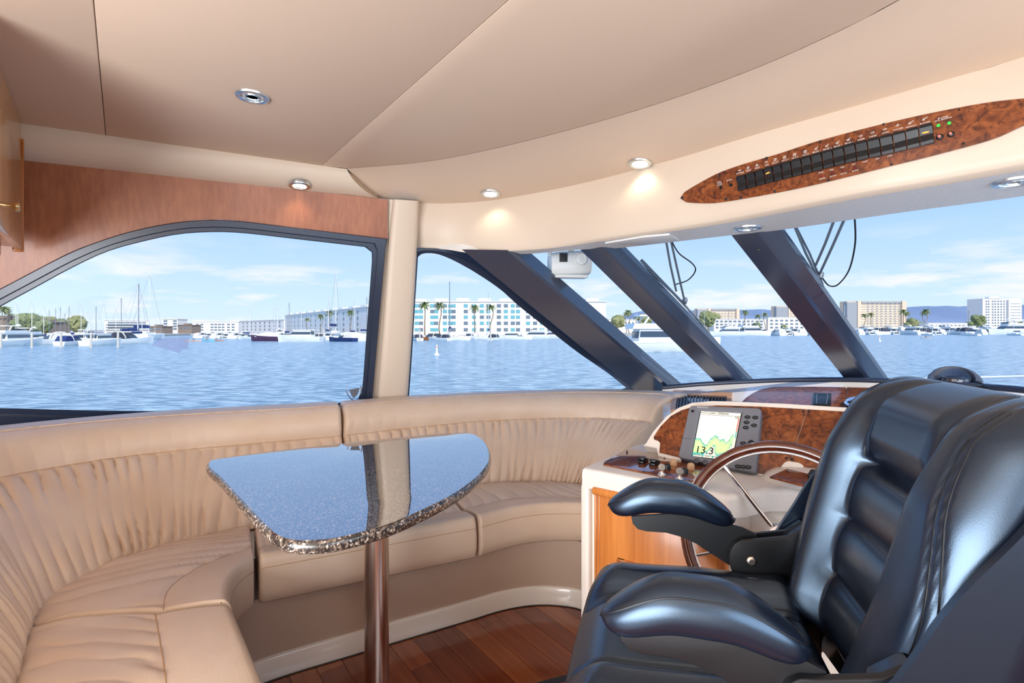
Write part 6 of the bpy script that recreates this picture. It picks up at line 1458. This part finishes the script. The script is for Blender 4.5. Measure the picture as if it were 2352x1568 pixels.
# sailing boats, told by their masts
sl_ = [(31, 692, 'left-most mast over the townhouses'), (36, 709, 'short pale mast over the first flybridge cruiser'), (69, 691, 'tall pale mast right of the first flybridge cruiser'), (96, 699, 'mast over the low white express boat'), (109, 712, 'pale mast near the navy-canvas boat, left'), (123, 708, 'thin mast left of the dark round tree'), (135, 706, 'dark mast behind the navy-canvas boat'), (155, 704, 'dark mast straight over the navy-canvas boat'), (182, 700, 'pale mast right of the navy-canvas boat'), (216, 705, 'mast left of the boxy cruiser'), (235, 695, 'white mast over the boxy cruiser'), (263, 708, 'mast right of the boxy cruiser'), (274, 684, 'dark mast before the office block'), (309, 651, 'left of the two tall close masts'), (314, 650, 'right of the two tall close masts'), (322, 675, 'shorter mast right of the two close ones'), (337, 633, 'tallest white mast in the left marina'), (353, 722, 'low mast beyond the dock end'), (200, 716, 'thin low mast between two pale ones'), (146, 722, 'low mast behind the dark trees'),
       (507, 735, 'tiny mast before the far flats'), (571, 708, 'mast left of the maroon hull'), (629, 704, 'mast over the maroon hull'), (636, 706, 'mast just right of the maroon hull'), (662, 695, 'stout white mast over the trawler yacht bow'), (690, 702, 'thin mast over the trawler yacht'), (754, 681, 'mast over the charcoal-canvas boat'), (769, 630, 'very tall mast near the window corner'), (813, 688, 'mast over the navy hull'), (840, 682, 'mast beside the window frame'),
       (1033, 645, 'tall dark mast before the white apartments'), (1122, 670, 'mast in front of the apartment roof'), (1605, 712, 'mast before the half-hidden tower'), (1618, 716, 'second mast before the half-hidden tower'), (1676, 714, 'mast over the sleek white yacht'), (1708, 716, 'mast right of the sleek white yacht'), (1753, 712, 'mast among the harbour flats palms'), (1942, 700, 'white mast left of the sand-coloured tower'), (2130, 730, 'mast before the waterside shed'), (2228, 713, 'double white mast left of the hotel tower'), (2331, 722, 'mast before the hotel'), (1463, 704, 'thin mast above the passing yacht')]
for i, (u, vt, lb) in enumerate(sl_):
    vb = 787.5-0.008*u-1.6*(i % 3) if u < 345 else (779-0.9*(i % 3) if u < 900 else (779 if u < 1300 else 770.5-0.4*(i % 3))); d = dv(vb)
    kd_ = 'sail2' if 'dark' in lb or i % 5 == 4 else 'sail'
    boat(kd_, u, vb, hz(vt, d)/1.35, (90, 80, 100, 95)[i % 4], 'sailing boat with '+lb, 'sailing boats')
# ---- dock piles, buoys, kayaks
pile_m = mat('dock_pile', '#cfc6b8', 0.8)
for i, (u, lb) in enumerate(((2, 'at the left picture edge'), (73, 'right of the first flybridge cruiser'), (140, 'between the express boat and the navy canvas'), (209, 'left of the boxy cruiser'), (271, 'left of the charcoal canvas boat'))):
    p = wat(u, 83); single('dock_pile', tube([p-Z*0.6, p+Z*2.6], 0.16, 10), pile_m, 'pale round dock pile '+lb, 'pile', 'dock piles of the left marina')
for i, (u, lb) in enumerate(((743, 'by the charcoal-canvas boat'), (964, 'by the boat at the pointed window edge'), (1127, 'in the middle of the apartment row'))):
    p = wat(u, 130); single('dock_pile', tube([p-Z*0.6, p+Z*3.2], 0.2, 10), pile_m, 'pale round dock pile '+lb, 'pile', 'dock piles before the apartments')
bw_ = mat('buoy_white', '#f3f0ec', 0.4); bo_ = mat('buoy_orange', '#e8946a', 0.5)
def buoy(u, v, h, lb):
    d = dv(v); p = wat(u, d); r = root('buoy', tuple(p), lb, 'buoy', 'white spar buoys')
    part('float', lathe([(h*0.20, -0.15*h), (h*0.26, 0.02*h), (h*0.20, 0.18*h), (h*0.10, 0.26*h)], 18, p), bw_, r); part('spar', lathe([(h*0.11, 0.20*h), (h*0.085, 0.85*h), (h*0.07, 0.98*h), (0, h)], 16, p), bw_, r)
    part('orange_band', lathe([(h*0.095, 0.72*h), (h*0.092, 0.82*h)], 16, p), bo_, r)
buoy(1003, 816, 1.25, 'white buoy floating on the water below the apartments'); buoy(2020, 784, 1.6, 'small white buoy on the water left of the chair top')
for u, v, c_, lb in ((445, 784, '#e8b9a0', 'pale pink kayak far out in the channel'), (475, 783.5, '#6cc6e0', 'light blue kayak far out in the channel'), (497, 783, '#c79a86', 'brownish kayak far out in the channel'), (2127, 776, '#c9b8a8', 'small dark figure-laden dinghy on the water before the towers')):
    d = dv(v); p = wat(u, d); r = root('kayak' if u < 1000 else 'dinghy', tuple(p), lb, 'boat', 'small craft in the channel')
    m_ = mat('small_craft_%d' % u, c_, 0.5); part('hull', [(v_+p) for v_ in hull_geo(4.0, 0.8, 0.25)[0]] and offset(hull_geo(4.0, 0.8, 0.25), p), m_, r, sm=40); part('load', offset(lathe([(0.25, 0.15), (0.28, 0.5), (0.16, 0.8), (0.0, 1.0)], 10), p), darkmast, r)
for k in protos:
    if usedb[k][0]: print('unused', k)
